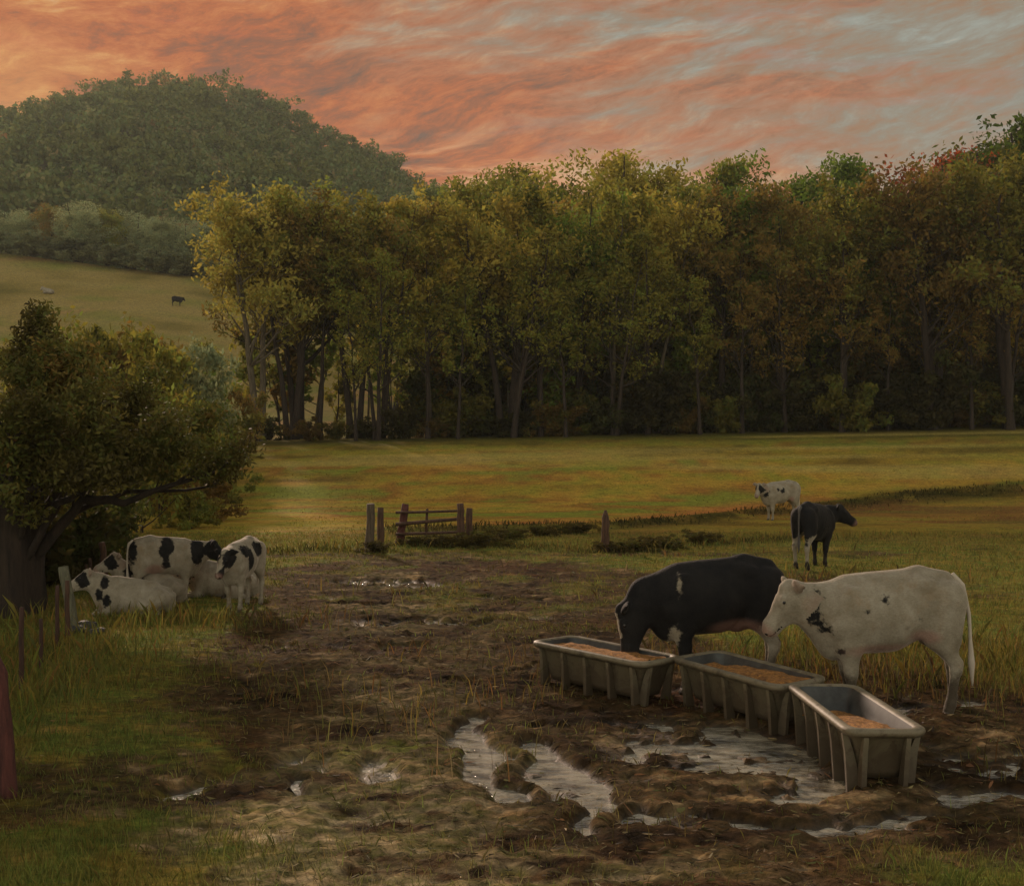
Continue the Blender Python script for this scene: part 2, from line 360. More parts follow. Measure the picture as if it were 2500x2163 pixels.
# wooded hill terrain behind the meadow
HX = [-420, -300, -242, -219, -196, -175, -150, -135, -116, -97, -79, -60, -50, -39, -32, -8, 38, 150, 420]
HZs = [124, 144, 157, 167, 174, 179, 177, 177, 171, 162, 152, 143, 136, 127, 121, 108, 90, 60, 50]
def hill_z(x, y):
    cr = np.interp(x, HX, np.array(HZs) - 11.0)
    t = np.clip((y - 222) / 298, 0, 1)
    return 24 + (cr - 24) * (t ** .92) - np.clip(y - 520, 0, 900) * .25 + 13 * (fbm(x * .022, y * .018, 31, 3) - .5) * S(t * 4) * S((1.15 - t) / .4)
xs = graded([(-420, 420, 9)]); ys = graded([(215, 900, 9)])
x, y, z, f = grid_terrain('hill', xs, ys, hill_z, False)
m, kk, p, o = newmat('forest_floor')
co = kk.n('ShaderNodeTexCoord').outputs['Object']
kk.l.new(kk.mix(kk.noise(co, .08, 5, .7), srgb(56, 56, 34), srgb(92, 84, 54)), p.inputs['Base Color']); p.inputs['Roughness'].default_value = 1
tag(obj('hill', mesh_np('hill', np.stack([x, y, z], 1), f), m), kind='structure')

# ------------------------------------------------------------------ foliage
def leafmat(name, cols, tr=.45, clump=.35):
    m, kk, p, o = newmat(name)
    v = attr(kk, 'v').outputs['Fac']; tc = kk.n('ShaderNodeTexCoord').outputs['Object']
    oi = kk.n('ShaderNodeObjectInfo')
    off = kk.n('ShaderNodeVectorMath', operation='ADD'); kk.l.new(tc, off.inputs[0])
    cmb = kk.n('ShaderNodeCombineXYZ'); kk.l.new(kk.math('MULTIPLY', oi.outputs['Random'], 50.0), cmb.inputs[0]); kk.l.new(cmb.outputs[0], off.inputs[1])
    nz = kk.noise(off.outputs[0], clump, 4, .65)
    t = kk.math('ADD', kk.math('MULTIPLY', v, .42), kk.math('MULTIPLY', kk.step(nz, .3, .7), .58))
    n = len(cols); c = kk.ramp(t, [(i / (n - 1) * .92 + .04, q) for i, q in enumerate(cols)])
    c = kk.mix(1.0, c, oi.outputs['Color'], 'MULTIPLY'); c = kk.mix(1.0, c, (1.46, 1.58, 1.55), 'MULTIPLY')
    kk.l.new(c, p.inputs['Base Color']); p.inputs['Roughness'].default_value = .75; p.inputs['Specular IOR Level'].default_value = .2
    tl = kk.n('ShaderNodeBsdfTranslucent'); kk.l.new(c, tl.inputs[0]); mx = kk.n('ShaderNodeMixShader'); mx.inputs[0].default_value = tr
    kk.l.new(p.outputs[0], mx.inputs[1]); kk.l.new(tl.outputs[0], mx.inputs[2]); kk.l.new(mx.outputs[0], o.inputs[0])
    return m
L = srgb
LM = {
 'olive': leafmat('olive_leaves', [L(52, 54, 26), L(84, 84, 36), L(118, 106, 44), L(100, 112, 52), L(150, 128, 56)]),
 'yellow': leafmat('yellowing_leaves', [L(78, 70, 34), L(122, 104, 46), L(158, 134, 60), L(132, 128, 62), L(184, 156, 84)]),
 'rust': leafmat('rusty_leaves', [L(56, 48, 26), L(92, 76, 38), L(118, 90, 44), L(88, 92, 44), L(138, 94, 48)]),
 'red': leafmat('red_leaves', [L(62, 38, 24), L(108, 56, 34), L(158, 72, 40), L(92, 76, 40), L(182, 84, 44)]),
 'green': leafmat('green_leaves', [L(42, 52, 24), L(72, 86, 34), L(96, 112, 42), L(84, 80, 40), L(126, 138, 56)]),
 'grey': leafmat('grey_green_leaves', [L(66, 70, 52), L(94, 96, 68), L(122, 118, 84), L(104, 114, 88), L(146, 142, 108)]),
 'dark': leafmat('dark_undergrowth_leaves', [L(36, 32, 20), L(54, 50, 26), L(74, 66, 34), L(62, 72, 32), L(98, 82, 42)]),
}
def barkmat(name, a, b):
    m, kk, p, o = newmat(name); co = kk.n('ShaderNodeTexCoord').outputs['Object']
    nz = kk.noise(kk.mapping(co, (6, 6, .9)), 1.5, 6, .75, .4)
    kk.l.new(kk.ramp(nz, [(.35, a), (.65, b)]), p.inputs['Base Color']); p.inputs['Roughness'].default_value = .95
    bump(kk, p, nz, .05, .8); return m
M_bark = barkmat('dark_bark', L(26, 20, 16), L(58, 46, 36)); M_bark_p = barkmat('pale_bark', L(60, 52, 42), L(104, 94, 76))

def leaves_mesh(name, cen, rad, n_per, size, rng, elong=1.9, flat=.8, droop=0.0):
    """cen (k,3), rad (k,): clumps; every leaf a quad"""
    k_ = len(cen); idx = np.repeat(np.arange(k_), n_per); n = len(idx)
    d = rng.normal(size=(n, 3)); d /= np.linalg.norm(d, axis=1)[:, None]
    rr = rng.random(n) ** .45
    p = cen[idx] + d * (rr * rad[idx])[:, None] * np.array([1, 1, flat])
    p[:, 2] -= droop * rng.random(n) * rad[idx]
    a = rng.normal(size=(n, 3)); a /= np.linalg.norm(a, axis=1)[:, None]
    b = rng.normal(size=(n, 3)); b -= (a * b).sum(1)[:, None] * a; b /= np.linalg.norm(b, axis=1)[:, None]
    s = size * (.6 + .8 * rng.random(n))
    a = a * (s * elong * .5)[:, None]; b = b * (s * .5)[:, None]
    v = np.stack([p - a, p - b * .9 + a * .1, p + a, p + b * .9 + a * .1], 1).reshape(-1, 3)
    f = np.arange(n * 4).reshape(n, 4)
    cv = rng.random(k_)[idx] * .45 + rng.random(n) * .55
    return mesh_np(name, v, f, False, {'v': ('FACE', 'FLOAT', cv)})

def tree_meshes(seed, h, cw, base, leaf, nleaf, trunk_r, stems=1, spread=.25, nbr=16, clump=1.0, ell=1.0):
    """returns trunk mesh and crown mesh. h height, cw crown half width, base = crown start height"""
    rg = random.Random(seed); rng = np.random.default_rng(seed)
    mb = MB(); tips = []
    def limb(p0, dirv, ln, r, depth):
        pts = [Vector(p0)]; d = Vector(dirv).normalized(); n = 5
        for i in range(n):
            d = (d + Vector((rg.uniform(-.22, .22), rg.uniform(-.22, .22), rg.uniform(-.02, .16)))).normalized()
            pts.append(pts[-1] + d * ln / n)
        mb.tube(pts, [r * (1 - .8 * i / n) for i in range(n + 1)], 6 if depth == 0 else 4, False)
        if depth < 2:
            for q in range(3 if depth == 0 else 2):
                j = rg.randint(2, n); a = rg.uniform(0, 6.28)
                nd = (d + Vector((math.cos(a), math.sin(a), rg.uniform(-.1, .5))) * .9).normalized()
                limb(pts[j], nd, ln * rg.uniform(.4, .65), r * .45, depth + 1)
        tips.append(pts[-1]); tips.append(pts[-2])
    for s_ in range(stems):
        a = rg.uniform(0, 6.28); lean = spread * (rg.uniform(.5, 1) if stems > 1 else rg.uniform(0, .35))
        pts = []; n = 9; hh = h * rg.uniform(.82, .95)
        ox, oy = (math.cos(a) * trunk_r * .8, math.sin(a) * trunk_r * .8) if stems > 1 else (0, 0)
        wob = [Vector((rg.uniform(-.25, .25), rg.uniform(-.25, .25), 0)) for _ in range(n + 1)]
        for i in range(n + 1):
            t = i / n; pts.append(Vector((ox + math.cos(a) * lean * h * t ** 1.4, oy + math.sin(a) * lean * h * t ** 1.4, -.4 + t * hh)) + wob[i] * t)
        tr = trunk_r / (stems ** .5)
        mb.tube(pts, [tr * (1.35 if i == 0 else 1) * (1 - .85 * i / n) for i in range(n + 1)], 9, False)
        for q in range(nbr // stems):
            t = rg.uniform(base / h * .9, .95); j = min(n - 1, int(t * n)); p0 = pts[j].lerp(pts[j + 1], t * n - j)
            aa = rg.uniform(0, 6.28); ln = cw * rg.uniform(.6, 1.05) * (1.15 - .65 * t)
            limb(p0, (math.cos(aa), math.sin(aa), rg.uniform(.3, 1.1)), ln, tr * (1 - .8 * t) * .55, 0)
    tm = mesh_np('trunk', mb.v, mb.f)
    # clumps on limb tips plus shell of the crown envelope
    T = np.array([tuple(t) for t in tips]); 
    ne = int(len(T) * .5 * ell)
    u = rng.normal(size=(ne, 3)); u /= np.linalg.norm(u, axis=1)[:, None]; u *= (rng.random(ne) ** .35)[:, None]
    cz = (h + base) / 2; E = u * np.array([cw * .92, cw * .92, (h - base) / 2 * .95]) + np.array([0, 0, cz])
    lob = 1 + .22 * np.sin(u[:, 0] * 5 + seed) * np.cos(u[:, 1] * 4 + seed * 2)
    E[:, :2] *= lob[:, None]
    C = np.concatenate([T, E]); keep = rng.random(len(C)) < .92; C = C[keep]
    C = C[C[:, 2] > base * .55]
    rad = cw * clump * (.13 + .17 * rng.random(len(C)))
    npc = np.maximum(8, (rad ** 2 / (rad ** 2).mean() * nleaf / len(C))).astype(int)
    cm = leaves_mesh('crown', C, rad, npc, leaf, rng)
    return tm, cm

def add_tree(name, meshes, loc, rz, s, mat, tint, label, group, bark=None, cat='tree'):
    t = empty(name, loc, rz, s, label=label, cat=cat, group=group)
    tr = obj('trunk', meshes[0], None, t); cr = obj('crown', meshes[1], None, t)
    for o_, mm in ((tr, bark or M_bark), (cr, mat)):
        if not o_.data.materials: o_.data.materials.append(None)
        o_.material_slots[0].link = 'OBJECT'; o_.material_slots[0].material = mm
    cr.color = (*tint, 1)
    return t

# tree forms (shared meshes)
TV = [tree_meshes(101, 20, 5.0, 7.5, .20, 17000, .34, 1, .10, 16),
      tree_meshes(102, 20, 5.6, 6.0, .20, 19000, .50, 3, .13, 18),
      tree_meshes(103, 20, 4.2, 9.0, .20, 13000, .24, 1, .14, 14),
      tree_meshes(104, 20, 6.2, 5.0, .21, 22000, .55, 2, .17, 18),
      tree_meshes(105, 20, 4.6, 3.5, .20, 19000, .30, 2, .12, 18),
      tree_meshes(106, 20, 5.4, 8.0, .19, 13000, .30, 2, .22, 16, .85)]
TF = [tree_meshes(111, 20, 5.0, 10.0, .20, 8500, .34, 1, .10, 26, .68, .45),
      tree_meshes(112, 20, 5.6, 9.0, .20, 10000, .50, 3, .15, 24, .68, .45),
      tree_meshes(113, 20, 4.0, 10.5, .19, 6500, .22, 1, .14, 18, .68, .45),
      tree_meshes(114, 20, 6.2, 7.5, .21, 10500, .55, 3, .18, 26, .68, .45),
      tree_meshes(115, 20, 4.8, 8.5, .20, 8500, .30, 3, .16, 24, .68, .45),
      tree_meshes(116, 20, 5.0, 9.5, .19, 7000, .28, 2, .24, 20, .68, .45)]
TP = [tree_meshes(131, 10, 1.7, 2.0, .16, 1500, .075, 1, .10, 16, .8, .3), tree_meshes(132, 10, 2.1, 1.5, .15, 2000, .09, 2, .22, 18, .7, .3), tree_meshes(133, 10, 1.4, 3.5, .15, 900, .07, 1, .2, 12, .8, .2)]
TS = [tree_meshes(121, 6, 3.1, .5, .16, 8000, .12, 3, .3, 16, .9), tree_meshes(122, 6, 2.7, .8, .15, 6500, .10, 3, .25, 14, .9)]
def frow(px, Y): return (px - 512) * Y / F
FR = []   # name, px, depth, top row (render px), variant, palette, tint, look
front = [
 (262, 78, 186, 3, 'yellow', (.80, .84, .85), 'broad tree with pale yellow crown at left end of the wood', 'pale'),
 (292, 79, 200, 1, 'rust', (.7, .7, .62), 'dark many-trunked tree standing against the pale yellow end tree', None),
 (300, 82, 190, 3, 'olive', (1, .95, .9), 'thick many-stemmed tree right behind the pale yellow end tree', None),
 (320, 79, 205, 2, 'rust', (.9, .9, .8), 'thin tree forking low, brown leaved, second from left end of the wood', None),
 (356, 80, 196, 1, 'olive', (1, .92, .85), 'forked tree with reddish brown crown before the meadow gap', None),
 (381, 79, 188, 5, 'rust', (.95, 1, .9), 'slim tree standing in the meadow gap, branches fanned out', None),
 (430, 80, 178, 2, 'yellow', (.85, .85, .75), 'slender pale tree just right of the meadow gap', 'pale'),
 (470, 83, 176, 4, 'olive', (1.05, 1, .9), 'leafy olive tree above the wooden gate', None),
 (507, 78, 184, 1, 'yellow', (.8, .78, .68), 'thick vase-shaped tree with fanned limbs, middle of the wood', None),
 (541, 80, 172, 2, 'olive', (1, 1, .9), 'straight slim tree right of the vase-shaped tree', None),
 (575, 82, 186, 5, 'green', (1, 1, .9), 'leaning thin tree with greener crown, middle of the wood', None),
 (612, 79, 178, 2, 'olive', (1.1, 1.05, .9), 'slim grey-stemmed tree above the lone fence post', 'pale'),
 (650, 80, 172, 5, 'yellow', (.85, .85, .7), 'tall slender tree with long side branch and yellow leaves', 'pale'),
 (690, 84, 178, 4, 'olive', (.9, .85, .75), 'bushy tree between slender yellow tree and the green one', None),
 (722, 80, 190, 0, 'rust', (.95, .95, .85), 'brownish tree with crooked stem right of centre', None),
 (752, 81, 184, 2, 'green', (1, .95, .8), 'greenest slim tree right of centre, above the far white cow', None),
 (786, 80, 188, 5, 'rust', (.9, .95, .85), 'thin brown tree left of the straight dark trunk', None),
 (844, 78, 176, 0, 'olive', (.85, .78, .7), 'tree with the tall straight dark trunk, right part of the wood', None),
 (889, 82, 186, 4, 'green', (.95, .95, .8), 'green-yellow bushy tree left of the big dark tree', None),
 (936, 77, 168, 3, 'rust', (.8, .78, .7), 'big dark heavy-limbed tree near right end of the wood', None),
 (975, 79, 172, 5, 'rust', (1.0, .9, .75), 'orange-tinged tree with slanting branches near right edge', None),
 (1012, 76, 158, 1, 'olive', (.75, .70, .62), 'dark tree at the right edge of the picture', None),
 (1052, 78, 150, 3, 'olive', (.7, .65, .6), 'dark tree cut by the right edge', None),
]
i = 0
for px, Y, top, v, pl, tint, lab, bk in front:
    X = frow(px, Y); zb = float(gz([X], [Y], False)[0]) ; H = CH + (HZ - top) * Y / F - zb
    s = H / 20.0; add_tree('tree', TF[v], (X, Y, zb), rnd.uniform(0, 6.28), (s * rnd.uniform(.95, 1.1),) * 2 + (s,), LM[pl], tint, lab, 'trees along the front of the wood', M_bark_p if bk else None)
    i += 1
back = [
 # px, depth, top row, variant, palette, tint, label
 (392, 112, 196, 3, 'grey', (.75, .8, .65), 'grey-green tree behind, just right of where the hill comes down'),
 (430, 118, 184, 0, 'grey', (.8, .85, .7), 'rounded tree top where the hill meets the wood'),
 (466, 108, 172, 4, 'olive', (.9, .95, .8), 'low rounded tree top left of the skyline gap'),
 (500, 115, 162, 1, 'olive', (1, 1, .85), 'light olive tree top, first bump of the skyline'),
 (535, 110, 178, 4, 'rust', (.8, .85, .8), 'brownish tree top between first and second skyline bumps'),
 (566, 112, 160, 3, 'olive', (1.05, 1, .8), 'olive tree top, second bump of the skyline'),
 (618, 108, 146, 1, 'yellow', (.85, .9, .7), 'tallest light tree top in the middle of the skyline'),
 (652, 113, 156, 3, 'olive', (1, 1, .8), 'tree top at right shoulder of the tallest light one'),
 (690, 110, 186, 4, 'rust', (.8, .8, .75), 'low brown tree top in the skyline gap'),
 (722, 112, 164, 0, 'olive', (.95, 1, .8), 'green tree top right of the skyline gap'),
 (758, 108, 160, 3, 'green', (.85, .85, .7), 'broad green tree top right of the skyline gap'),
 (800, 112, 176, 4, 'rust', (.85, .8, .75), 'brown tree top before the single round green one'),
 (838, 108, 156, 0, 'green', (.9, .9, .75), 'single round green tree top right of middle skyline'),
 (880, 106, 174, 4, 'olive', (.75, .75, .65), 'low dark tree top where the right skyline starts rising'),
 (915, 102, 160, 3, 'red', (.75, .8, .75), 'rust red tree on the rising right skyline'),
 (950, 100, 146, 1, 'red', (.9, .85, .75), 'brightest orange-red tree on the rising right skyline'),
 (988, 98, 134, 3, 'olive', (.6, .62, .55), 'dark tree top high on the right skyline'),
 (1022, 96, 112, 0, 'green', (.5, .52, .5), 'highest dark tree top at the upper right'),
 (1060, 96, 104, 3, 'green', (.5, .52, .5), 'dark tree top cut by the right edge of the skyline'),
]
for px, Y, top, v, pl, tint, lab in back:
    X = frow(px, Y); zb = float(gz([X], [Y], False)[0]); H = max(14, CH + (HZ - top) * Y / F - zb)
    s = H / 20.0; add_tree('tree', TV[v], (X, Y, zb), rnd.uniform(0, 6.28), (max(s, .95),) * 2 + (s,), LM[pl], tint, lab, 'taller trees deeper in the wood')
# middle layer filling between, seen through the trunks
mids = [(462, 92, 215), (494, 97, 205), (528, 93, 212), (556, 96, 206), (590, 92, 214), (628, 95, 205), (668, 92, 210), (706, 96, 206), (740, 93, 212), (775, 96, 206), (812, 92, 208), (848, 94, 204), (880, 92, 208), (912, 94, 200), (955, 90, 200), (990, 92, 190), (1030, 88, 180)]
for j, (px, Y, top) in enumerate(mids):
    X = frow(px, Y); zb = float(gz([X], [Y], False)[0]); H = CH + (HZ - top) * Y / F - zb; s = H / 20
    add_tree('tree', TV[(4, 3, 4, 0)[j % 4]], (X, Y, zb), rnd.uniform(0, 6.28), (s * 1.05,) * 2 + (s,), LM[('olive', 'yellow', 'green', 'rust', 'green')[j % 5]], (1.45, 1.4, 1.15),  # raised leaf tint makes these shaded crowns look lit
             'mid-depth tree filling between trunks of the wood, crown low and lightened by tint', 'half-hidden trees in the middle of the wood')
# undergrowth shrubs along the foot of the wood
def shrub_mesh(seed, n=6500, leaf=.105, stems=7):
    rg = random.Random(seed); rng = np.random.default_rng(seed); mb = MB(); tips = []
    for q in range(stems):
        a = rg.uniform(0, 6.28); pts = [Vector((0, 0, -.1))]; d = Vector((math.cos(a) * .5, math.sin(a) * .5, 1)).normalized()
        for i in range(4): d = (d + Vector((rg.uniform(-.3, .3), rg.uniform(-.3, .3), 0))).normalized(); pts.append(pts[-1] + d * .6); tips.append(pts[-1])
        mb.tube(pts, [.05, .04, .03, .02, .01], 5, False)
    C = np.array([tuple(t) for t in tips]); E = rng.normal(size=(26, 3)) * np.array([.85, .85, .55]) + np.array([0, 0, .8]); E[:, 2] = np.abs(E[:, 2])
    C = np.concatenate([C, E]); rad = .28 + .3 * rng.random(len(C))
    return mesh_np('stems', mb.v, mb.f), leaves_mesh('foliage', C, rad, np.full(len(C), n // len(C)), leaf, rng)
SV = [shrub_mesh(s_) for s_ in (201, 202, 203)]
def add_shrub(loc, s, v, mat, tint, label, group, name='shrub'):
    t = empty(name, loc, rnd.uniform(0, 6.28), s, label=label, cat='shrub', group=group)
    a_ = obj('stems', SV[v][0], None, t); b_ = obj('foliage', SV[v][1], None, t)
    for o_, mm in ((a_, M_bark), (b_, mat)):
        if not o_.data.materials: o_.data.materials.append(None)
        o_.material_slots[0].link = 'OBJECT'; o_.material_slots[0].material = mm
    b_.color = (*tint, 1)
q = 0
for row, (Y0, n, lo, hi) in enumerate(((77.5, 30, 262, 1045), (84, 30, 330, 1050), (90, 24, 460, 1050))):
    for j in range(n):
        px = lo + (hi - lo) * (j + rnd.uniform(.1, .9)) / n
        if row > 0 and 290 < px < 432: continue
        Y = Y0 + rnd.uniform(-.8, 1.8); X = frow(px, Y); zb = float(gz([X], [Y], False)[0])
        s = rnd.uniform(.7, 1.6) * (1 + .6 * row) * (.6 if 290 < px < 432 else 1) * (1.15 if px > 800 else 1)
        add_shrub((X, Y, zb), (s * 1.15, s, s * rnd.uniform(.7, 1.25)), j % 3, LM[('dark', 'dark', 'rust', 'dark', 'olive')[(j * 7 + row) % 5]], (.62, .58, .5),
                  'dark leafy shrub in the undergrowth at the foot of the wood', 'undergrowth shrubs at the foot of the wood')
TB = [tree_meshes(141, 20, 4.2, 6.0, .17, 1500, .22, 1, .12, 20, .6, .15), tree_meshes(142, 20, 4.8, 5.0, .17, 2000, .30, 2, .17, 24, .6, .15), tree_meshes(143, 20, 3.6, 7.0, .16, 1100, .18, 1, .2, 16, .6, .1), tree_meshes(144, 20, 5.2, 4.5, .17, 2200, .42, 3, .2, 27, .6, .15)]
for j, (px, top, v, lab) in enumerate([(356, 262, 2, 'thin half-bare tree in front of the meadow gap, left one'), (378, 240, 1, 'half-bare forked tree in front of the meadow gap, right one'), (428, 235, 0, 'slim half-bare tree above the pale gate post'), (458, 250, 2, 'short slim half-bare tree above the gate rails'),
      (510, 215, 3, 'dark half-bare vase-shaped tree with fanned trunks at front of the wood'), (541, 225, 0, 'straight half-bare stem right of the vase-shaped one'), (566, 240, 2, 'leaning half-bare stem, second right of the vase-shaped one'), (614, 235, 1, 'half-bare forked tree above the lone fence post'), (648, 220, 0, 'slim half-bare tree right of the lone fence post'),
      (700, 245, 2, 'half-bare crooked stem right of centre'), (742, 240, 0, 'half-bare slim stem above the rump of the black heifer'), (786, 235, 1, 'half-bare forked stem above the far white cow'), (842, 205, 0, 'tallest straight half-bare dark stem above the far black cow'), (888, 240, 2, 'leaning half-bare stem left of the heavy dark tree'),
      (938, 200, 3, 'heavy dark half-bare tree with wide limbs near the right edge'), (972, 225, 2, 'slanting half-bare stem near the right edge'), (1006, 215, 1, 'half-bare forked dark tree at the right edge')]):
    Y = 76.2 + (j % 3) * .5; X = frow(px, Y); zb = float(gz([X], [Y], False)[0]); s = (CH + (HZ - top) * Y / F - zb) / 20
    add_tree('tree', TB[v], (X, Y, zb), rnd.uniform(0, 6.28), (s * 1.1, s * 1.1, s), LM['rust' if px > 700 else 'olive'], (1, .95, .8), lab, 'half-bare trees at the very front of the wood')
for j in range(64):
    px = 262 + 775 * (j + rnd.uniform(.05, .95)) / 64; Y = rnd.choice((81.5, 83, 85, 88, 91)) + rnd.uniform(-.5, .8); X = frow(px, Y); zb = float(gz([X], [Y], False)[0])
    if 325 < px < 420 and j % 2: continue
    s = rnd.uniform(.55, 1.25) * (1 if Y < 80 else 1.25)
    add_tree('sapling', TP[j % 3], (X, Y, zb), rnd.uniform(0, 6.28), (s * rnd.uniform(.8, 1.3), s * rnd.uniform(.8, 1.3), s), LM[('olive', 'dark', 'green', 'rust', 'yellow', 'dark')[(j * 5) % 6]], ((1.15, 1.1, .9) if px < 700 else (1.1, .9, .72)),
             'thin wispy sapling among the trunks at the foot of the wood', 'saplings at the foot of the wood', M_bark_p if j % 4 == 0 else None, 'sapling')
# bushes between the left tree and the end of the wood
for j, (px, Y, s, pl, lab) in enumerate([
   (150, 52, 1.7, 'olive', 'bush on the slope above the left tree, farthest left'),
   (178, 47, 1.8, 'rust', 'brown bush right of the farthest left one'),
   (205, 55, 1.7, 'green', 'green bush below the meadow, under the far black cow'),
   (210, 50, 1.3, 'olive', 'olive bush in front of the end of the wood'),
   (196, 40, 1.25, 'rust', 'rusty low bush near the tip of the low tree branch'),
   (224, 62, 1.2, 'dark', 'dark bush at the left foot of the wood'),
   (170, 64, 2.0, 'green', 'green bush higher up on the grassy slope'),
   (120, 60, 2.0, 'olive', 'olive bush peeping above the left tree crown'),
   (222, 68, 1.8, 'olive', 'bush beside the thick left end trunks'),
   (190, 36, .8, 'olive', 'small bush at field corner by the low branch')]):
    X = frow(px, Y); zb = float(gz([X], [Y], False)[0])
    s *= .62; add_shrub((X, Y, zb), (s * 1.2, s, s), j % 3, LM[pl], (.9, .85, .75), lab, 'bushes at the left field corner')
for j, (px, Y, top, pl, lab) in enumerate([
   (192, 44, 412, 'olive', 'loose scrubby bush at the field corner, right of the low slanting branch'), (160, 38, 405, 'rust', 'brownish scrub bush just above the tip of the low branch'),
   (140, 34, 385, 'olive', 'olive scrub bush beside the left tree crown'), (206, 62, 376, 'green', 'greener scrub bush on the slope under the yellow end tree'),
   (188, 56, 350, 'grey', 'grey-tinged scrub bush halfway up the slope'), (150, 44, 345, 'olive', 'tall scrub bush rising behind the left tree crown'),
   (118, 50, 335, 'rust', 'brown scrub top showing over the left tree crown'), (248, 70, 392, 'rust', 'low brown scrub at the feet of the end trunks'),
   (60, 48, 330, 'olive', 'scrub top showing at left over the left tree crown'), (206, 72, 350, 'olive', 'upper scrub bush on the slope left of the end tree')]):
    X = frow(px, Y); zb = float(gz([X], [Y], False)[0]); s = (CH + (HZ - top) * Y / F - zb) / 6
    add_tree('scrub_tree', TS[j % 2], (X, Y, zb - .1), rnd.uniform(0, 6.28), (s * .72, s * .72, s), LM[pl], (.85, .82, .72), lab, 'scrub on the slope behind the left tree')
# row of pale trees along the top of the meadow
for j, (px, top, pl, lab) in enumerate([(-14, 196, 'grey', 'pale tree at the left edge along the top of the meadow'), (18, 205, 'grey', 'first dim tree of the row above the meadow'), (48, 200, 'rust', 'brown-tinged tree in the row above the meadow'), (80, 196, 'grey', 'grey-green tree above the lying far cow'),
        (108, 204, 'olive', 'darker olive tree in the row above the meadow'), (134, 206, 'grey', 'grey tree near middle of the row above the meadow'), (160, 212, 'grey', 'pale rounded tree right of middle in the row above meadow'),
        (184, 214, 'grey', 'second pale rounded tree, next to the yellow end tree'), (206, 216, 'grey', 'last grey tree of the row above the meadow'), (232, 222, 'olive', 'tree half behind the yellow end tree above the meadow')]):
    Y = 206 + (j % 3) * 4; X = frow(px, Y); zb = float(gz([X], [Y], False)[0]); H = CH + (HZ - top) * Y / F - zb; s = H / 20
    add_tree('tree', TV[(4, 3)[j % 2]], (X, Y, zb - .5), rnd.uniform(0, 6.28), (s * 1.25, s * 1.25, s), LM[pl], (1.35, 1.35, 1.3), lab, 'pale trees along the top of the meadow')
for j in range(9):   # dark brush under that row
    px = rnd.uniform(-10, 0) + j * 27; Y = 203; X = frow(px, Y); zb = float(gz([X], [Y], False)[0])
    add_shrub((X, Y, zb), (3.4, 2.4, 1.6), j % 3, LM['grey'], (.8, .78, .7), 'dim grey-green brush at the upper edge of the meadow', 'brush along the upper edge of the meadow')

# far-off woods covering the hill: one mass
def hill_woods():
    rng = np.random.default_rng(5); C = []; R_ = []
    for yy in np.arange(232, 536, 8.0):
        for xx in np.arange(-290, 70, 8.0):
            if abs(xx) > 0.56 * yy + 12: continue
            x_ = xx + rng.uniform(-3.5, 3.5); y_ = yy + rng.uniform(-3.5, 3.5)
            zz = float(hill_z(np.array([x_]), np.array([y_]))[0]); hh = rng.uniform(7, 17); kk_ = .55 + .07 * hh
            for q in range(7):
                u = rng.normal(size=3); u /= np.linalg.norm(u)
                C.append((x_ + u[0] * 3.0 * kk_, y_ + u[1] * 3.0 * kk_, zz + hh * .6 + u[2] * 3.3 * kk_)); R_.append(rng.uniform(1.1, 2.3) * kk_)
    C = np.array(C); R_ = np.array(R_)
    return leaves_mesh('hill_woods', C, R_, np.full(len(C), 34), .95, rng, 1.7, .9)
LM['hill'] = leafmat('hill_leaves', [L(62, 66, 38), L(88, 92, 50), L(112, 106, 62), L(92, 104, 66), L(128, 116, 80), L(140, 96, 62)], .3, .045)
hw = obj('woods', hill_woods(), LM['hill']); tag(hw, 'dense far-off wood covering the rounded hill', 'woods', kind='stuff'); hw.color = (.78, .8, .74, 1)

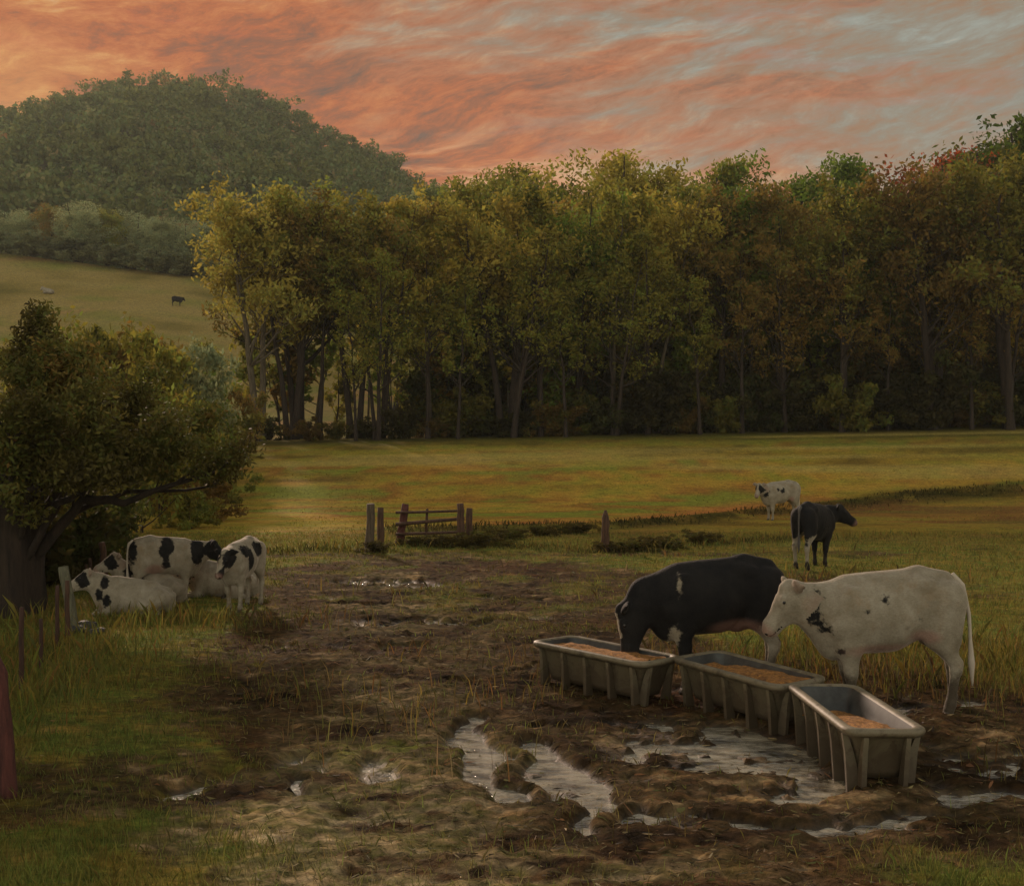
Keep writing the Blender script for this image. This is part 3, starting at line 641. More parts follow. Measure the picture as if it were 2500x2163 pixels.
# ------------------------------------------------------------------ big left tree
def left_tree():
    rg = random.Random(3); rng = np.random.default_rng(3); mb = MB(); tips = []
    mb.tube([(0, 0, -.3), (0, 0, .1), (.02, 0, .7), (.05, 0, 1.5), (.0, 0, 2.4), (-.05, .1, 3.3)], [.85, .62, .52, .55, .5, .3], 14, False, rough=.08, rg=rg)
    mb.tube([(-.75, .3, -.3), (-.7, .3, .8), (-.85, .3, 2.0), (-1.3, .4, 3.4)], [.5, .4, .36, .2], 10, False, rough=.08, rg=rg)
    def limb(pts, r0, kids=5, rmin=.02):
        pts = [Vector(p) for p in pts]; fine = []
        for a_, b_ in zip(pts[:-1], pts[1:]):
            for t in (0, .33, .66): fine.append(a_.lerp(b_, t) + Vector((rg.uniform(-.05, .05), rg.uniform(-.05, .05), rg.uniform(-.05, .05))))
        fine.append(pts[-1]); n = len(fine)
        mb.tube(fine, [r0 * (1 - i / n) + rmin for i in range(n)], 8, False)
        for q_ in range(kids):
            j = rg.randint(n // 3, n - 1); d = (fine[min(j + 1, n - 1)] - fine[j - 1]).normalized()
            nd = (d + Vector((rg.uniform(-.8, .8), rg.uniform(-.8, .8), rg.uniform(-.1, .9)))).normalized(); ln = rg.uniform(.5, 1.3)
            p = [fine[j]]
            for _ in range(4): nd = (nd + Vector((rg.uniform(-.3, .3), rg.uniform(-.3, .3), rg.uniform(-.1, .2)))).normalized(); p.append(p[-1] + nd * ln / 4)
            mb.tube(p, [r0 * .22 + .01, r0 * .17 + .008, r0 * .12 + .007, .012, .006], 5, False); tips.extend(p[2:])
        tips.extend(fine[n // 2:])
    limb([(.35, 0, .75), (.95, -.1, 1.25), (1.75, -.2, 1.85), (2.9, -.3, 1.78), (4.9, -.3, 2.2)], .12, 7)
    limb([(.4, -.2, .9), (1.3, -.5, 1.75), (2.6, -.7, 2.15), (4.1, -.8, 2.5)], .07, 8, .012)
    limb([(.4, .2, 1.0), (1.2, .4, 1.6), (2.4, .6, 1.9), (4.6, .8, 2.0)], .06, 8, .012)
    limb([(.3, -.3, 1.2), (1.0, -.9, 2.0), (1.7, -1.3, 2.3), (2.9, -1.6, 2.3)], .06, 8, .012)
    limb([(.3, 0, 1.2), (1.0, .2, 2.0), (1.9, .4, 2.6), (3.1, .5, 3.1), (4.3, .6, 3.3)], .17, 10)
    limb([(.2, 0, 1.6), (.8, .2, 2.5), (1.6, .5, 3.3), (2.8, .6, 3.9)], .16, 11)
    limb([(.1, 0, 1.9), (.4, -.3, 2.9), (.9, -.6, 3.9), (1.5, -.6, 4.6)], .16, 11)
    limb([(0, 0, 2.2), (-.2, .3, 3.2), (-.1, .5, 4.4), (.2, .5, 5.2)], .18, 10)
    limb([(-.1, 0, 2.0), (-.8, -.3, 3.0), (-1.4, -.5, 4.2), (-1.7, -.6, 5.0)], .16, 10)
    limb([(-.3, 0, 1.8), (-1.4, 0, 2.6), (-2.6, .1, 3.3)], .14, 8)
    limb([(.2, -.2, 1.5), (.6, -1.0, 2.2), (1.1, -1.7, 2.9)], .13, 8)
    limb([(.25, .3, 1.5), (1.0, 1.3, 2.3), (2.0, 2.2, 2.9)], .13, 8)
    sq = lambda q: (q[0] * (.62 if q[0] > 0 else .9), q[1], min(q[2], 2.2) + max(0, q[2] - 2.2) * .68)
    tm = mesh_np('trunk', [sq(q) for q in mb.v], mb.f)
    T = np.array([sq(t) for t in tips]); T = T[(T[:, 2] > 2.1)]
    E = []
    while len(E) < 150:
        p_ = np.array([rng.uniform(-4.5, 2.5), rng.uniform(-2.2, 2.4), rng.uniform(1.3, 4.6)])
        top = 4.2 - .34 * max(0, p_[0]) ** 1.45 + .5 * math.sin(p_[0] * 3.1 + p_[1] * 2) - .03 * p_[0] ** 2 * (p_[0] < 0)
        bot = 1.5 + .42 * max(0, p_[0] - .2)
        if bot < p_[2] < top: E.append(p_)
    C = np.concatenate([T, np.array(E)]); rad = .14 + .30 * rng.random(len(C)) ** 1.5
    return tm, leaves_mesh('crown', C, rad, (rad ** 2 / (rad ** 2).mean() * 95000 / len(C)).astype(int), .040, rng, 2.2)
LM['lefttree'] = leafmat('left_tree_leaves', [L(44, 40, 24), L(70, 64, 34), L(94, 88, 44), L(82, 92, 46), L(124, 108, 58), L(120, 78, 50)], .25, .8)
X, Y = Gp(18, 614)
add_tree('tree', left_tree(), (X, Y, 0), 0, 1.0, LM['lefttree'], (.62, .55, .46), 'large dark spreading tree with massive black trunk and low slanting branch at the left edge', None)

for j, (px, Y, s, lab) in enumerate(((-8, 20.5, .95, 'dark brush added for shadow behind the trunk of the big left tree, at the picture edge'), (30, 21.5, .8, 'dark brush added for shadow directly behind the big left trunk'), (66, 22.5, .75, 'dark brush added for shadow right of the big left trunk, behind the posts'), (96, 25, .7, 'dark brush added for shadow behind the far pair of posts'))):
    X = frow(px, Y); add_shrub((X, Y, g1(X, Y) * .5), (s * 1.3, s, s), j % 3, LM['dark'], (.8, .75, .65), lab, 'dark brush added for shadow around the big left tree')  # dark shrubs added to sink the foot of the trunk in shadow
# ------------------------------------------------------------------ animals: distance-field bodies
def surface_nets(fv, o, h):
    ins = fv < 0; nx, ny, nz = fv.shape
    cnt = np.zeros((nx - 1, ny - 1, nz - 1), np.int8); sl = lambda a, n: slice(a, n - 1 + a)
    for a_ in (0, 1):
        for b_ in (0, 1):
            for c_ in (0, 1): cnt += ins[sl(a_, nx), sl(b_, ny), sl(c_, nz)]
    act = (cnt > 0) & (cnt < 8); I, J, K = np.nonzero(act); n = len(I)
    vid = np.full(act.shape, -1, np.int64); vid[I, J, K] = np.arange(n)
    pos = np.zeros((n, 3)); c = np.zeros(n)
    cs = [(a_, b_, c_) for a_ in (0, 1) for b_ in (0, 1) for c_ in (0, 1)]
    for p0 in cs:
        for ax in range(3):
            if p0[ax]: continue
            p1 = list(p0); p1[ax] = 1
            f0 = fv[I + p0[0], J + p0[1], K + p0[2]]; f1 = fv[I + p1[0], J + p1[1], K + p1[2]]
            x_ = (f0 < 0) != (f1 < 0); t = np.where(x_, f0 / np.where(x_, f0 - f1, 1), 0)
            for d in range(3): pos[:, d] += np.where(x_, p0[d] + (t if d == ax else 0), 0)
            c += x_
    pos /= c[:, None]; pos += np.stack([I, J, K], 1); pos = pos * h + np.array(o)
    quads = []
    def face(ax):
        d = [0, 0, 0]; d[ax] = 1
        A = ins[:nx - d[0], :ny - d[1], :nz - d[2]]; B = ins[d[0]:, d[1]:, d[2]:]
        i_, j_, k_ = np.nonzero(A != B); s_ = A[i_, j_, k_]
        o1, o2 = [(1, 2), (2, 0), (0, 1)][ax]; ijk = np.stack([i_, j_, k_], 1)
        ok = (ijk[:, o1] > 0) & (ijk[:, o2] > 0) & (ijk[:, o1] < fv.shape[o1] - 1) & (ijk[:, o2] < fv.shape[o2] - 1); ijk = ijk[ok]; s_ = s_[ok]
        def g(a_, b_):
            q_ = ijk.copy(); q_[:, o1] -= a_; q_[:, o2] -= b_; return vid[q_[:, 0], q_[:, 1], q_[:, 2]]
        Q = np.stack([g(1, 1), g(0, 1), g(0, 0), g(1, 0)], 1); Q[~s_] = Q[~s_][:, ::-1]; quads.append(Q)
    for ax in range(3): face(ax)
    return pos, np.concatenate(quads)

class Body:
    def __init__(s): s.p = []
    def cone(s, a, b, ra, rb, w=1.0, ax=(0, 1, 0), k=.05): s.p.append((np.array(a, float), np.array(b, float), ra, rb, w, np.array(ax, float) / np.linalg.norm(ax), k))
    def pair(s, a, b, ra, rb, w=1.0, ax=(0, 1, 0), k=.05):
        for sg in (1, -1): s.cone((a[0], a[1] * sg, a[2]), (b[0], b[1] * sg, b[2]), ra, rb, w, ax, k)
    def mesh(s, h):
        lo = np.min([np.minimum(q[0] - max(q[2], q[3]) * max(1, q[4]), q[1] - max(q[2], q[3]) * max(1, q[4])) for q in s.p], 0) - .08
        hi = np.max([np.maximum(q[0] + max(q[2], q[3]) * max(1, q[4]), q[1] + max(q[2], q[3]) * max(1, q[4])) for q in s.p], 0) + .08
        gx = [np.arange(lo[i], hi[i], h, dtype=np.float32) for i in range(3)]
        P = np.stack(np.meshgrid(*gx, indexing='ij'), -1).reshape(-1, 3); D = np.full(len(P), 9.0, np.float32)
        for a, b, ra, rb, w_, ax, k_ in s.p:
            pad = (max(ra, rb) * max(1, w_) + .16); l_ = np.minimum(a, b) - pad; h_ = np.maximum(a, b) + pad
            m_ = np.all((P > l_) & (P < h_), axis=1); Q = P[m_] - a
            ba = b - a
            if w_ != 1:
                Q = Q + ((Q @ ax) * (1 / w_ - 1))[:, None] * ax; ba = ba + (ba @ ax) * (1 / w_ - 1) * ax
            L2 = max(1e-9, ba @ ba); t = np.clip(Q @ ba / L2, 0, 1)
            d = (np.linalg.norm(Q - t[:, None] * ba, axis=1) - (ra + (rb - ra) * t)) * min(1, w_)
            e = D[m_]; hh = np.clip(.5 + .5 * (e - d) / k_, 0, 1); D[m_] = e * (1 - hh) + d * hh - k_ * hh * (1 - hh)
        return surface_nets(D.reshape([len(g) for g in gx]), lo, h)

def coatmat():
    m, kk, p, o = newmat('cattle_coat'); co = kk.n('ShaderNodeTexCoord').outputs['Object']
    ct = attr(kk, 'coat').outputs['Fac']; pn = attr(kk, 'pink').outputs['Fac']; dt = attr(kk, 'dirt').outputs['Fac']
    nz = kk.noise(co, 14, 4, .65); n2 = kk.noise(co, 4, 5, .7); fur = kk.noise(kk.mapping(co, (30, 60, 90)), 1.3, 3, .6)
    blk = kk.step(kk.math('ADD', ct, kk.math('MULTIPLY', kk.math('SUBTRACT', nz, .5), .14)), -.016, .016)
    wh = kk.ramp(n2, [(.3, (.18, .155, .11)), (.5, (.255, .225, .17)), (.7, (.33, .30, .24))])
    wh = kk.mix(kk.math('MULTIPLY', kk.step(kk.noise(co, 2.6, 5, .8), .48, .72), .6), wh, (.24, .17, .10))
    bk = kk.ramp(n2, [(.35, (.007, .007, .008)), (.7, (.018, .017, .016))])
    c = kk.mix(blk, wh, bk)
    c = kk.mix(kk.math('MULTIPLY', pn, .7), c, (.26, .15, .12))
    md = kk.step(kk.math('ADD', dt, kk.math('MULTIPLY', kk.math('SUBTRACT', nz, .5), .9)), .3, .75)
    c = kk.mix(kk.math('MULTIPLY', md, .9), c, (.05, .038, .026))
    c = kk.mix(1.0, c, kk.ramp(fur, [(.3, (.86, .85, .83)), (.7, (1.1, 1.1, 1.1))]), 'MULTIPLY')
    kk.l.new(c, p.inputs['Base Color']); p.inputs['Roughness'].default_value = .8; p.inputs['Specular IOR Level'].default_value = .14
    kk.set(p.inputs['Sheen Weight'], kk.math('SUBTRACT', .42, kk.math('MULTIPLY', blk, .36))); p.inputs['Sheen Roughness'].default_value = .28; p.inputs['Sheen Tint'].default_value = (1, .86, .76, 1)
    bump(kk, p, kk.math('ADD', kk.math('ADD', kk.math('MULTIPLY', fur, .5), nz), kk.math('MULTIPLY', kk.noise(kk.mapping(co, (2.2, 1, 1)), 5, 3, .5), 1.6)), .022, .5)
    return m
M_coat = coatmat()
def plain(name, c, r=.6, c2=None, sc_=8):
    m, kk, p, o = newmat(name); co = kk.n('ShaderNodeTexCoord').outputs['Object']
    kk.l.new(kk.mix(kk.noise(co, sc_, 5, .7), c, c2 or tuple(q * .6 for q in c)), p.inputs['Base Color']); p.inputs['Roughness'].default_value = r
    return m
M_eye = plain('dark_eye', (.01, .008, .006), .12); M_hoof = plain('muddy_hoof', (.06, .045, .03), .7)
M_twh = plain('pale_tail_hair', (.55, .50, .42), .9, (.3, .24, .18), 12); M_tbk = plain('dark_tail_hair', (.03, .028, .026), .9, (.10, .09, .08), 12)

def nrm(v): v = np.array(v, float); return v / np.linalg.norm(v)
def cow(label, loc, head, s=1.0, h=.022, poll=(1.66, 0, 1.24), face=(.6, 0, -.8), lying=False, patches=(), black=False, pinks=(), legs=None, roll=0.0, side=None,
        neck=None, tail=True, whitespots=(), group='dairy cattle in the muddy pasture', tail_pts=None, tail_mat=None, small=False, dirt=1.0, yscale=1.0):
    B = Body(); OX = .70
    dz = -.55 if lying else 0.0
    T = lambda x_, y_, z_: (x_ - OX, y_, z_ + dz)
    W = .74 * yscale
    st = [(.20, 1.13, .235), (.42, 1.10, .305), (.72, 1.01, .365), (.98, .99, .358), (1.16, .985, .295)]
    if lying: st = [(.20, .80, .20), (.40, .84, .28), (.72, .90, .34), (.98, .93, .34), (1.16, .98, .29)]; W = .84
    for (x0, z0, r0), (x1, z1, r1) in zip(st[:-1], st[1:]): B.cone(T(x0, 0, z0), T(x1, 0, z1), r0, r1, W, k=.08)
    zz = 0 if not lying else -.30
    B.cone(T(.12, 0, 1.35 + zz), T(.38, 0, 1.385 + zz), .05, .055, 1.0, k=.12)         # tail head to hip ridge
    B.pair(T(.36, .19, 1.30 + zz), T(.46, .16, 1.32 + zz), .045, .045, k=.10)
    for xr in (.62, .72, .82, .92): B.pair(T(xr + .02, .235, 1.12), T(xr - .03, .262, .92), .018, .018, k=.035) if not lying else None            # hook bones
    B.pair(T(.05, .09, 1.24 + zz), T(.10, .10, 1.20 + zz), .05, .07, k=.10)            # pin bones
    B.cone(T(.4, 0, 1.36 + zz * .7), T(1.1, 0, 1.29), .05, .04, 1, k=.12)                   # spine
    B.cone(T(1.24, 0, .93), T(1.22, 0, .68), .22, .14, .85, k=.10)                      # brisket
    P = np.array(T(*poll)) if not lying else np.array((poll[0] - OX, poll[1], poll[2]))
    f_ = nrm(face); sd_ = nrm(side) if side is not None else nrm(np.cross((0, 0, 1), f_) if abs(f_[2]) < .97 else (0, 1, 0))
    sd_ = nrm(sd_ - (sd_ @ f_) * f_); u_ = np.cross(f_, sd_)
    if u_ @ np.array((f_[0] * 0 + .3, 0, 1.0)) < 0 and side is None: u_ = -u_
    H = lambda a_, b_, c_=0: P + f_ * a_ + u_ * b_ + sd_ * c_
    # neck
    nb = np.array(T(1.17, 0, 1.06)); nt = H(.02, -.08); nm = (nb + nt) / 2 + np.array((0, 0, .0)) if neck is None else np.array(T(*neck))
    B.cone(nb, nm, .255, .185, .66, sd_ * .5 + np.array((0, .5, 0)), k=.10); B.cone(nm, nt, .185, .125, .72, sd_, k=.08)
    nlo = np.array(T(1.27, 0, .84)); B.cone(nlo, (nm + nt) / 2 + np.array((0, 0, -.07)), .17, .10, .5, k=.10)
    # head
    B.cone(H(.0, -.03), H(.15, -.06), .112, .110, .82, sd_, k=.05)
    B.cone(H(.12, -.045), H(.38, -.060), .088, .068, .95, sd_, k=.05)
    B.cone(H(.395, -.072), H(.435, -.088), .076, .072, 1.12, sd_, k=.03)
    B.cone(H(.40, -.125), H(.43, -.135), .048, .044, 1.1, sd_, k=.025)
    B.cone(H(.09, -.175), H(.37, -.135), .105, .050, .62, sd_, k=.05)
    B.cone(H(-.02, .045), H(.02, .055), .045, .038, 1.1, sd_, k=.05)
    for sg in (1, -1):
        B.cone(H(.11, .018, .078 * sg), H(.18, .0, .078 * sg), .030, .024, k=.025)
        ea = nrm(f_ * .45 - u_ * .9) if abs(f_[2]) > .9 else nrm(f_ * .9 + u_ * .35)
        B.cone(H(-.0, -.01, .08 * sg), H(-.05, .01, .16 * sg), .030, .066, .38, ea, k=.022)
        B.cone(H(-.05, .01, .16 * sg), H(-.08, .0, .29 * sg), .066, .018, .38, ea, k=.02)
    if not lying:
        B.pair(T(1.10, .20, 1.20), T(1.20, .22, .92), .08, .11, .55, k=.045)     # shoulder blades
        B.pair(T(.16, .17, 1.18), T(.22, .20, .92), .13, .12, .6, k=.05)         # thighs
    # legs
    lg = dict(fl=(0, 0), fr=(0, 0), hl=(0, 0), hr=(0, 0))
    if legs: lg.update(legs)
    hooves = []
    if not lying:
        for key, sg in (('fl', 1), ('fr', -1)):
            d1, d2 = lg[key]
            B.cone(T(1.15, .15 * sg, 1.02), T(1.11 + d1 * .2, .155 * sg, .72), .15, .118, .65, k=.09)
            B.cone(T(1.11 + d1 * .2, .155 * sg, .72), T(1.09 + d1 * .6, .145 * sg, .44), .112, .066, .85, k=.05)
            B.cone(T(1.095 + d1 * .6, .145 * sg, .45), T(1.095 + d1 * .6, .145 * sg, .39), .060, .055, k=.03)
            B.cone(T(1.09 + d1 * .6, .145 * sg, .40), T(1.09 + d1, .145 * sg, .13), .045, .040, k=.03)
            B.cone(T(1.09 + d1, .145 * sg, .13), T(1.105 + d1, .145 * sg, .07), .048, .050, k=.03)
            hooves.append(T(1.115 + d1, .145 * sg, 0))
        for key, sg in (('hl', 1), ('hr', -1)):
            d1, d2 = lg[key]
            B.cone(T(.22, .12 * sg, 1.10), T(.25 + d1 * .2, .15 * sg, .80), .20, .135, .62, k=.08)
            B.cone(T(.10, .11 * sg, 1.12), T(.10 + d1 * .3, .14 * sg, .76), .13, .085, .7, k=.07)
            B.cone(T(.24 + d1 * .2, .15 * sg, .80), T(.07 + d1 * .5, .145 * sg, .52), .115, .062, .75, k=.06)
            B.cone(T(.06 + d1 * .5, .145 * sg, .53), T(.07 + d1 * .55, .145 * sg, .46), .056, .056, .85, k=.03)
            B.cone(T(.075 + d1 * .55, .145 * sg, .46), T(.12 + d1, .145 * sg, .14), .050, .042, .85, k=.03)
            B.cone(T(.12 + d1, .145 * sg, .14), T(.145 + d1, .145 * sg, .07), .050, .052, k=.03)
            hooves.append(T(.155 + d1, .145 * sg, 0))
    else:
        # folded legs
        for sg in (1, -1):
            B.cone((.45, .2 * sg, .42), (.55, .24 * sg, .13), .13, .085, .8, k=.08)
            B.cone((.55, .24 * sg, .12), (.78, .22 * sg, .09), .075, .055, k=.05)
            B.cone((.78, .22 * sg, .09), (.50, .16 * sg, .06), .05, .045, k=.03)
            B.cone((-.42, .2 * sg, .36), (-.12, .32 * sg, .24), .19, .12, .8, k=.09)
            B.cone((-.12, .33 * sg, .22), (-.38, .34 * sg, .08), .10, .06, k=.06)
            B.cone((-.38, .34 * sg, .08), (-.05, .38 * sg, .05), .055, .042, k=.03)
            hooves.append((.47, .16 * sg, .03)); hooves.append((0.0, .38 * sg, .03))
    if pinks and not lying and pinks[0] == 'udder':
        B.cone(T(.36, 0, .78), T(.46, 0, .72), .12, .09, 1.1, k=.08)
    V, Q = B.mesh(h)
    # coat attributes
    x_, y_, z_ = V[:, 0] + OX, V[:, 1], V[:, 2] - dz
    d = np.full(len(V), -1.0)
    for pt in patches:   # (x, z, rx, rz[, side])  side: +1 left, -1 right, 0 both
        px_, pz_, rx, rz_ = pt[:4]; sdn = pt[4] if len(pt) > 4 else 0
        e = (1 - np.sqrt(((x_ - px_) / rx) ** 2 + ((z_ - pz_) / rz_) ** 2)) * min(rx, rz_)
        if sdn: e = np.minimum(e, y_ * sdn + .02)
        d = np.maximum(d, e)
    if black:
        d = np.full(len(V), .3)
        for pt in whitespots:
            px_, pz_, rx, rz_ = pt[:4]
            e = (1 - np.sqrt(((x_ - px_) / rx) ** 2 + ((z_ - pz_) / rz_) ** 2)) * min(rx, rz_)
            if len(pt) > 4 and pt[4]: e = np.minimum(e, y_ * pt[4] + .02)
            d = np.minimum(d, -e)
    hp = (V - P); a_ = hp @ f_; b_ = hp @ u_; c_ = np.abs(hp @ sd_); onhead = (a_ > -.12) & (a_ < .55) & (np.linalg.norm(hp, axis=1) < .55) & ((b_ > -.3)) & (c_ < .3) & (np.abs(b_) < .26)
    for pt in (headp := [q for q in patches if len(q) > 5]): pass
    if isinstance(black, str) and black == 'body': pass
    hd = HEAD.get(label_key(label), None)
    if hd is not None:
        if hd == 'black': d = np.where(onhead, .3, d)
        if hd == 'white': d = np.where(onhead, -.3, d)
        if hd == 'blaze': d = np.where(onhead, c_ - .045 + .02 * np.sin(a_ * 18), d)
        if hd == 'blackpale': d = np.where(onhead, np.where((b_ > .0) & (a_ > .02) & (a_ < .3), c_ * 2 - .10, .3), d)
        if hd == 'eyes': d = np.where(onhead, np.where((c_ > .03) & (b_ > -.2), .11 - np.abs(a_ - .13), -.1), d)
    pink = np.clip((a_ - .40) / .06, 0, 1) * onhead * .9
    ear = onhead & (c_ > .11) & (a_ < .08); pink = np.maximum(pink, ear * (np.clip((c_ - .12) / .05, 0, 1)) * (d < 0) * .45)
    for pt in pinks:
        if isinstance(pt, str): continue
        px_, pz_, rx, rz_ = pt[:4]; pink = np.maximum(pink, S(1.6 - 1.2 * np.sqrt(((x_ - px_) / rx) ** 2 + ((z_ - pz_) / rz_) ** 2)))
    nos = onhead & (a_ > .43) & (np.hypot(c_ - .042, b_ + .082) < .017); d = np.where(nos, .3, d); pink = np.where(nos, 0, pink)
    mo = onhead & (a_ > .33) & (np.abs(b_ + .128 - .25 * (a_ - .44)) < .007); d = np.where(mo, .3, d)
    zl = V[:, 2]
    dirt = dirt * (np.clip((.66 - zl) / .46, 0, 1) ** 1.1 if not lying else np.clip((.22 - zl) / .25, 0, 1))
    me = mesh_np('body', V, Q, True, {'coat': ('POINT', 'FLOAT', d), 'pink': ('POINT', 'FLOAT', pink), 'dirt': ('POINT', 'FLOAT', dirt)})
    root = empty('cow', loc, head, s, label=label, cat='cow', group=group)
    obj('body', me, M_coat, root)
    if small: return root
    for sg in (1, -1):
        e = MB(); c0 = H(.145, -.004, .092 * sg)
        for i in range(7):
            pass
        u0 = []
        n_ = 8
        for i in range(1, 6):
            for j in range(n_):
                t = math.pi * i / 6; q_ = 2 * math.pi * j / n_
                u0.append(c0 + .021 * np.array((math.sin(t) * math.cos(q_), math.sin(t) * math.sin(q_), math.cos(t))))
        fs = [(i * n_ + j, i * n_ + (j + 1) % n_, (i + 1) * n_ + (j + 1) % n_, (i + 1) * n_ + j) for i in range(4) for j in range(n_)] + [tuple(range(n_)), tuple(4 * n_ + j for j in range(n_))[::-1]]
        e.add(u0, fs); e.build('eye', M_eye, root)
    for hx, hy, hz in hooves:
        e = MB()
        for sg in (-1, 1):
            e.tube([(hx + .035, hy + sg * .024, hz - .01), (hx + .015, hy + sg * .022, hz + .03), (hx - .005, hy + sg * .018, hz + .085)], [.034, .032, .026], 8)
        e.build('hoof', M_hoof, root)
    if tail and not lying:
        e = MB(); tp = tail_pts or ([T(.06, 0, 1.36), T(-.03, 0, 1.30), T(-.06, 0, 1.05), T(-.06, 0, .80), T(-.05, .0, .60), T(-.06, .0, .40)] if not lying else [(-.66, 0, .62), (-.72, .05, .45), (-.74, .12, .2), (-.66, .2, .06)])
        rr = [.035, .028, .02, .018, .036, .008] if len(tp) == 6 else [.03, .022, .02, .02]
        pts = []; rads = []
        for i_ in range(len(tp) - 1):
            for t in (0, .25, .5, .75): pts.append(tuple(np.array(tp[i_]) * (1 - t) + np.array(tp[i_ + 1]) * t)); rads.append(rr[i_] * (1 - t) + rr[i_ + 1] * t)
        pts.append(tp[-1]); rads.append(rr[-1]); e.tube(pts, rads, 8)
        e.build('tail', tail_mat or (M_tbk if black else M_twh), root)
    return root
HEAD = {'creamy': 'white', 'black heifer': 'blackpale', 'far white': 'eyes', 'black cow': 'black', 'piebald': 'black', 'spotted': 'blaze', 'lying spotted': 'eyes', 'lying grey': 'eyes', 'lying white': 'eyes'}
def label_key(l):
    for q in sorted(HEAD, key=len, reverse=True):
        if q in l: return q
    return None

# 1 creamy white heifer at the trough, facing left
cow('creamy white heifer with few black neck spots standing behind the nearest trough', (3.70, 10.85, g1(3.7, 10.85) * .3 - .01), math.pi, 1.0, .0165,
    poll=(1.66, 0, 1.235), face=(.62, .06, -.78), neck=(1.43, 0, 1.09),
    patches=[(1.50, 1.21, .035, .03, 1), (1.43, 1.13, .04, .11, 1), (1.47, .99, .06, .06, 1), (1.42, .92, .07, .04, 1), (1.36, .87, .06, .04, 1), (.80, 1.16, .03, .035, 1), (.97, 1.05, .02, .016, 1), (1.21, .66, .03, .03, 1), (1.37, 1.17, .025, .015, 1), (.46, .98, .03, .02, 1)],
    pinks=[(.75, .66, .42, .07), (.4, .8, .15, .07)], legs=dict(fl=(.0, 0), fr=(-.06, 0), hl=(.0, 0), hr=(-.13, 0)),
    tail_pts=[(-.64, 0, 1.38), (-.74, .02, 1.28), (-.79, .06, 1.0), (-.80, .07, .75), (-.81, .07, .52), (-.82, .07, .30)])
# 2 black heifer feeding
cow('black heifer with white blaze bending its head into the farthest trough', (2.20, 11.88, g1(2.2, 11.9) * .3 - .01), math.pi + .08, 1.0, .0165,
    poll=(1.70, .04, .87), face=(.10, .05, -1.0), neck=(1.45, .0, 1.02), black=True, side=(.12, 1, 0), tail=False,
    whitespots=[(1.15, 1.17, .022, .07, 1), (1.19, .62, .05, .10), (.2, .36, .2, .36)],
    pinks=['udder', (.50, .68, .30, .11)], legs=dict(fl=(-.04, 0), fr=(-.18, 0), hl=(.05, 0), hr=(-.05, 0)), dirt=.9)
# 3 black cow seen from behind
cow('black cow seen from behind, white between the hind legs, looking right', (6.5, 23.7, g1(6.5, 23.7) * .4), R(52), 1.0, .024,
    poll=(1.63, -.22, 1.27), face=(.35, -.75, -.55), neck=(1.42, -.05, 1.15), black=True,
    whitespots=[(.30, .62, .30, .16), (.12, .38, .25, .2), (.25, .9, .05, .2, 1)], legs=dict(fl=(.05, 0), fr=(-.1, 0), hl=(0, 0), hr=(-.08, 0)), dirt=.5)
# 4 far white cow
cow('far white cow with black ears and flank spots, alone out in the field', (9.9, 40.5, g1(9.9, 40.5) - .03), R(197), 1.03, .03,
    poll=(1.62, .12, 1.27), face=(.55, .45, -.7), patches=[(1.40, 1.12, .13, .16, 1), (1.40, .95, .08, .10, 1), (.95, 1.13, .05, .06, 1), (.78, 1.08, .09, .07, 1), (.72, 1.15, .04, .05, 1)],
    pinks=[(.38, .78, .1, .1)], dirt=.3)
# 5 piebald standing, black head, facing right
cow('piebald black-headed heifer standing in profile facing right, at the left herd', (-5.80, 18.35, g1(-5.8, 18.3) * .4), R(27), .79, .026,
    poll=(1.70, -.02, 1.22), face=(.72, -.1, -.66), patches=[(.72, 1.25, .13, .19), (.62, 1.14, .10, .12), (.67, 1.0, .06, .13), (.68, .85, .09, .09), (1.33, 1.1, .15, .3), (.02, 1.15, .08, .25)],
    pinks=['udder', (.45, .75, .2, .12)], dirt=.5)
# 6 spotted facing camera
cow('spotted heifer facing the viewer with white blaze between black cheeks', (-4.36, 17.75, g1(-4.4, 17.7) * .4), R(-101), .80, .024,
    poll=(1.60, .06, 1.20), face=(.62, -.10, -.78), patches=[(1.05, 1.2, .16, .12, 1), (.9, 1.05, .12, .22, 1), (.5, 1.2, .2, .15, 1)],
    legs=dict(fl=(.02, 0), fr=(-.1, 0)), dirt=.45)
# 7 lying spotted, head raised left
cow('lying spotted heifer in front at far left with muzzle raised to the left', (-5.82, 17.1, g1(-5.8, 17.1) * .3 - .02), R(194), .80, .024, lying=True,
    poll=(1.62, .04, .86), face=(.88, .10, -.42), neck=(1.42, .0, 1.22), patches=[(1.40, 1.02, .07, .14, 1), (1.30, 1.25, .08, .12, 1), (1.25, .9, .08, .12, 1)],
    dirt=.6)
# 8 lying grey head behind
cow('lying grey-headed heifer half hidden behind the front lying one', (-5.98, 18.3, g1(-5.7, 18.7) * .3 - .02), R(182), .80, .03, lying=True,
    poll=(1.50, .0, 1.02), face=(.75, .5, -.4), patches=[(1.15, 1.3, .12, .15), (.9, 1.1, .1, .1)], dirt=.6)
# 9 lying white behind the standing pair
cow('lying white heifer resting behind the legs of the two standing ones', (-4.98, 19.2, g1(-4.9, 19.2) * .3 - .02), R(184), .84, .03, lying=True,
    poll=(1.58, .10, .66), face=(.55, .6, -.55), patches=[(1.45, 1.05, .1, .2)], dirt=.7)
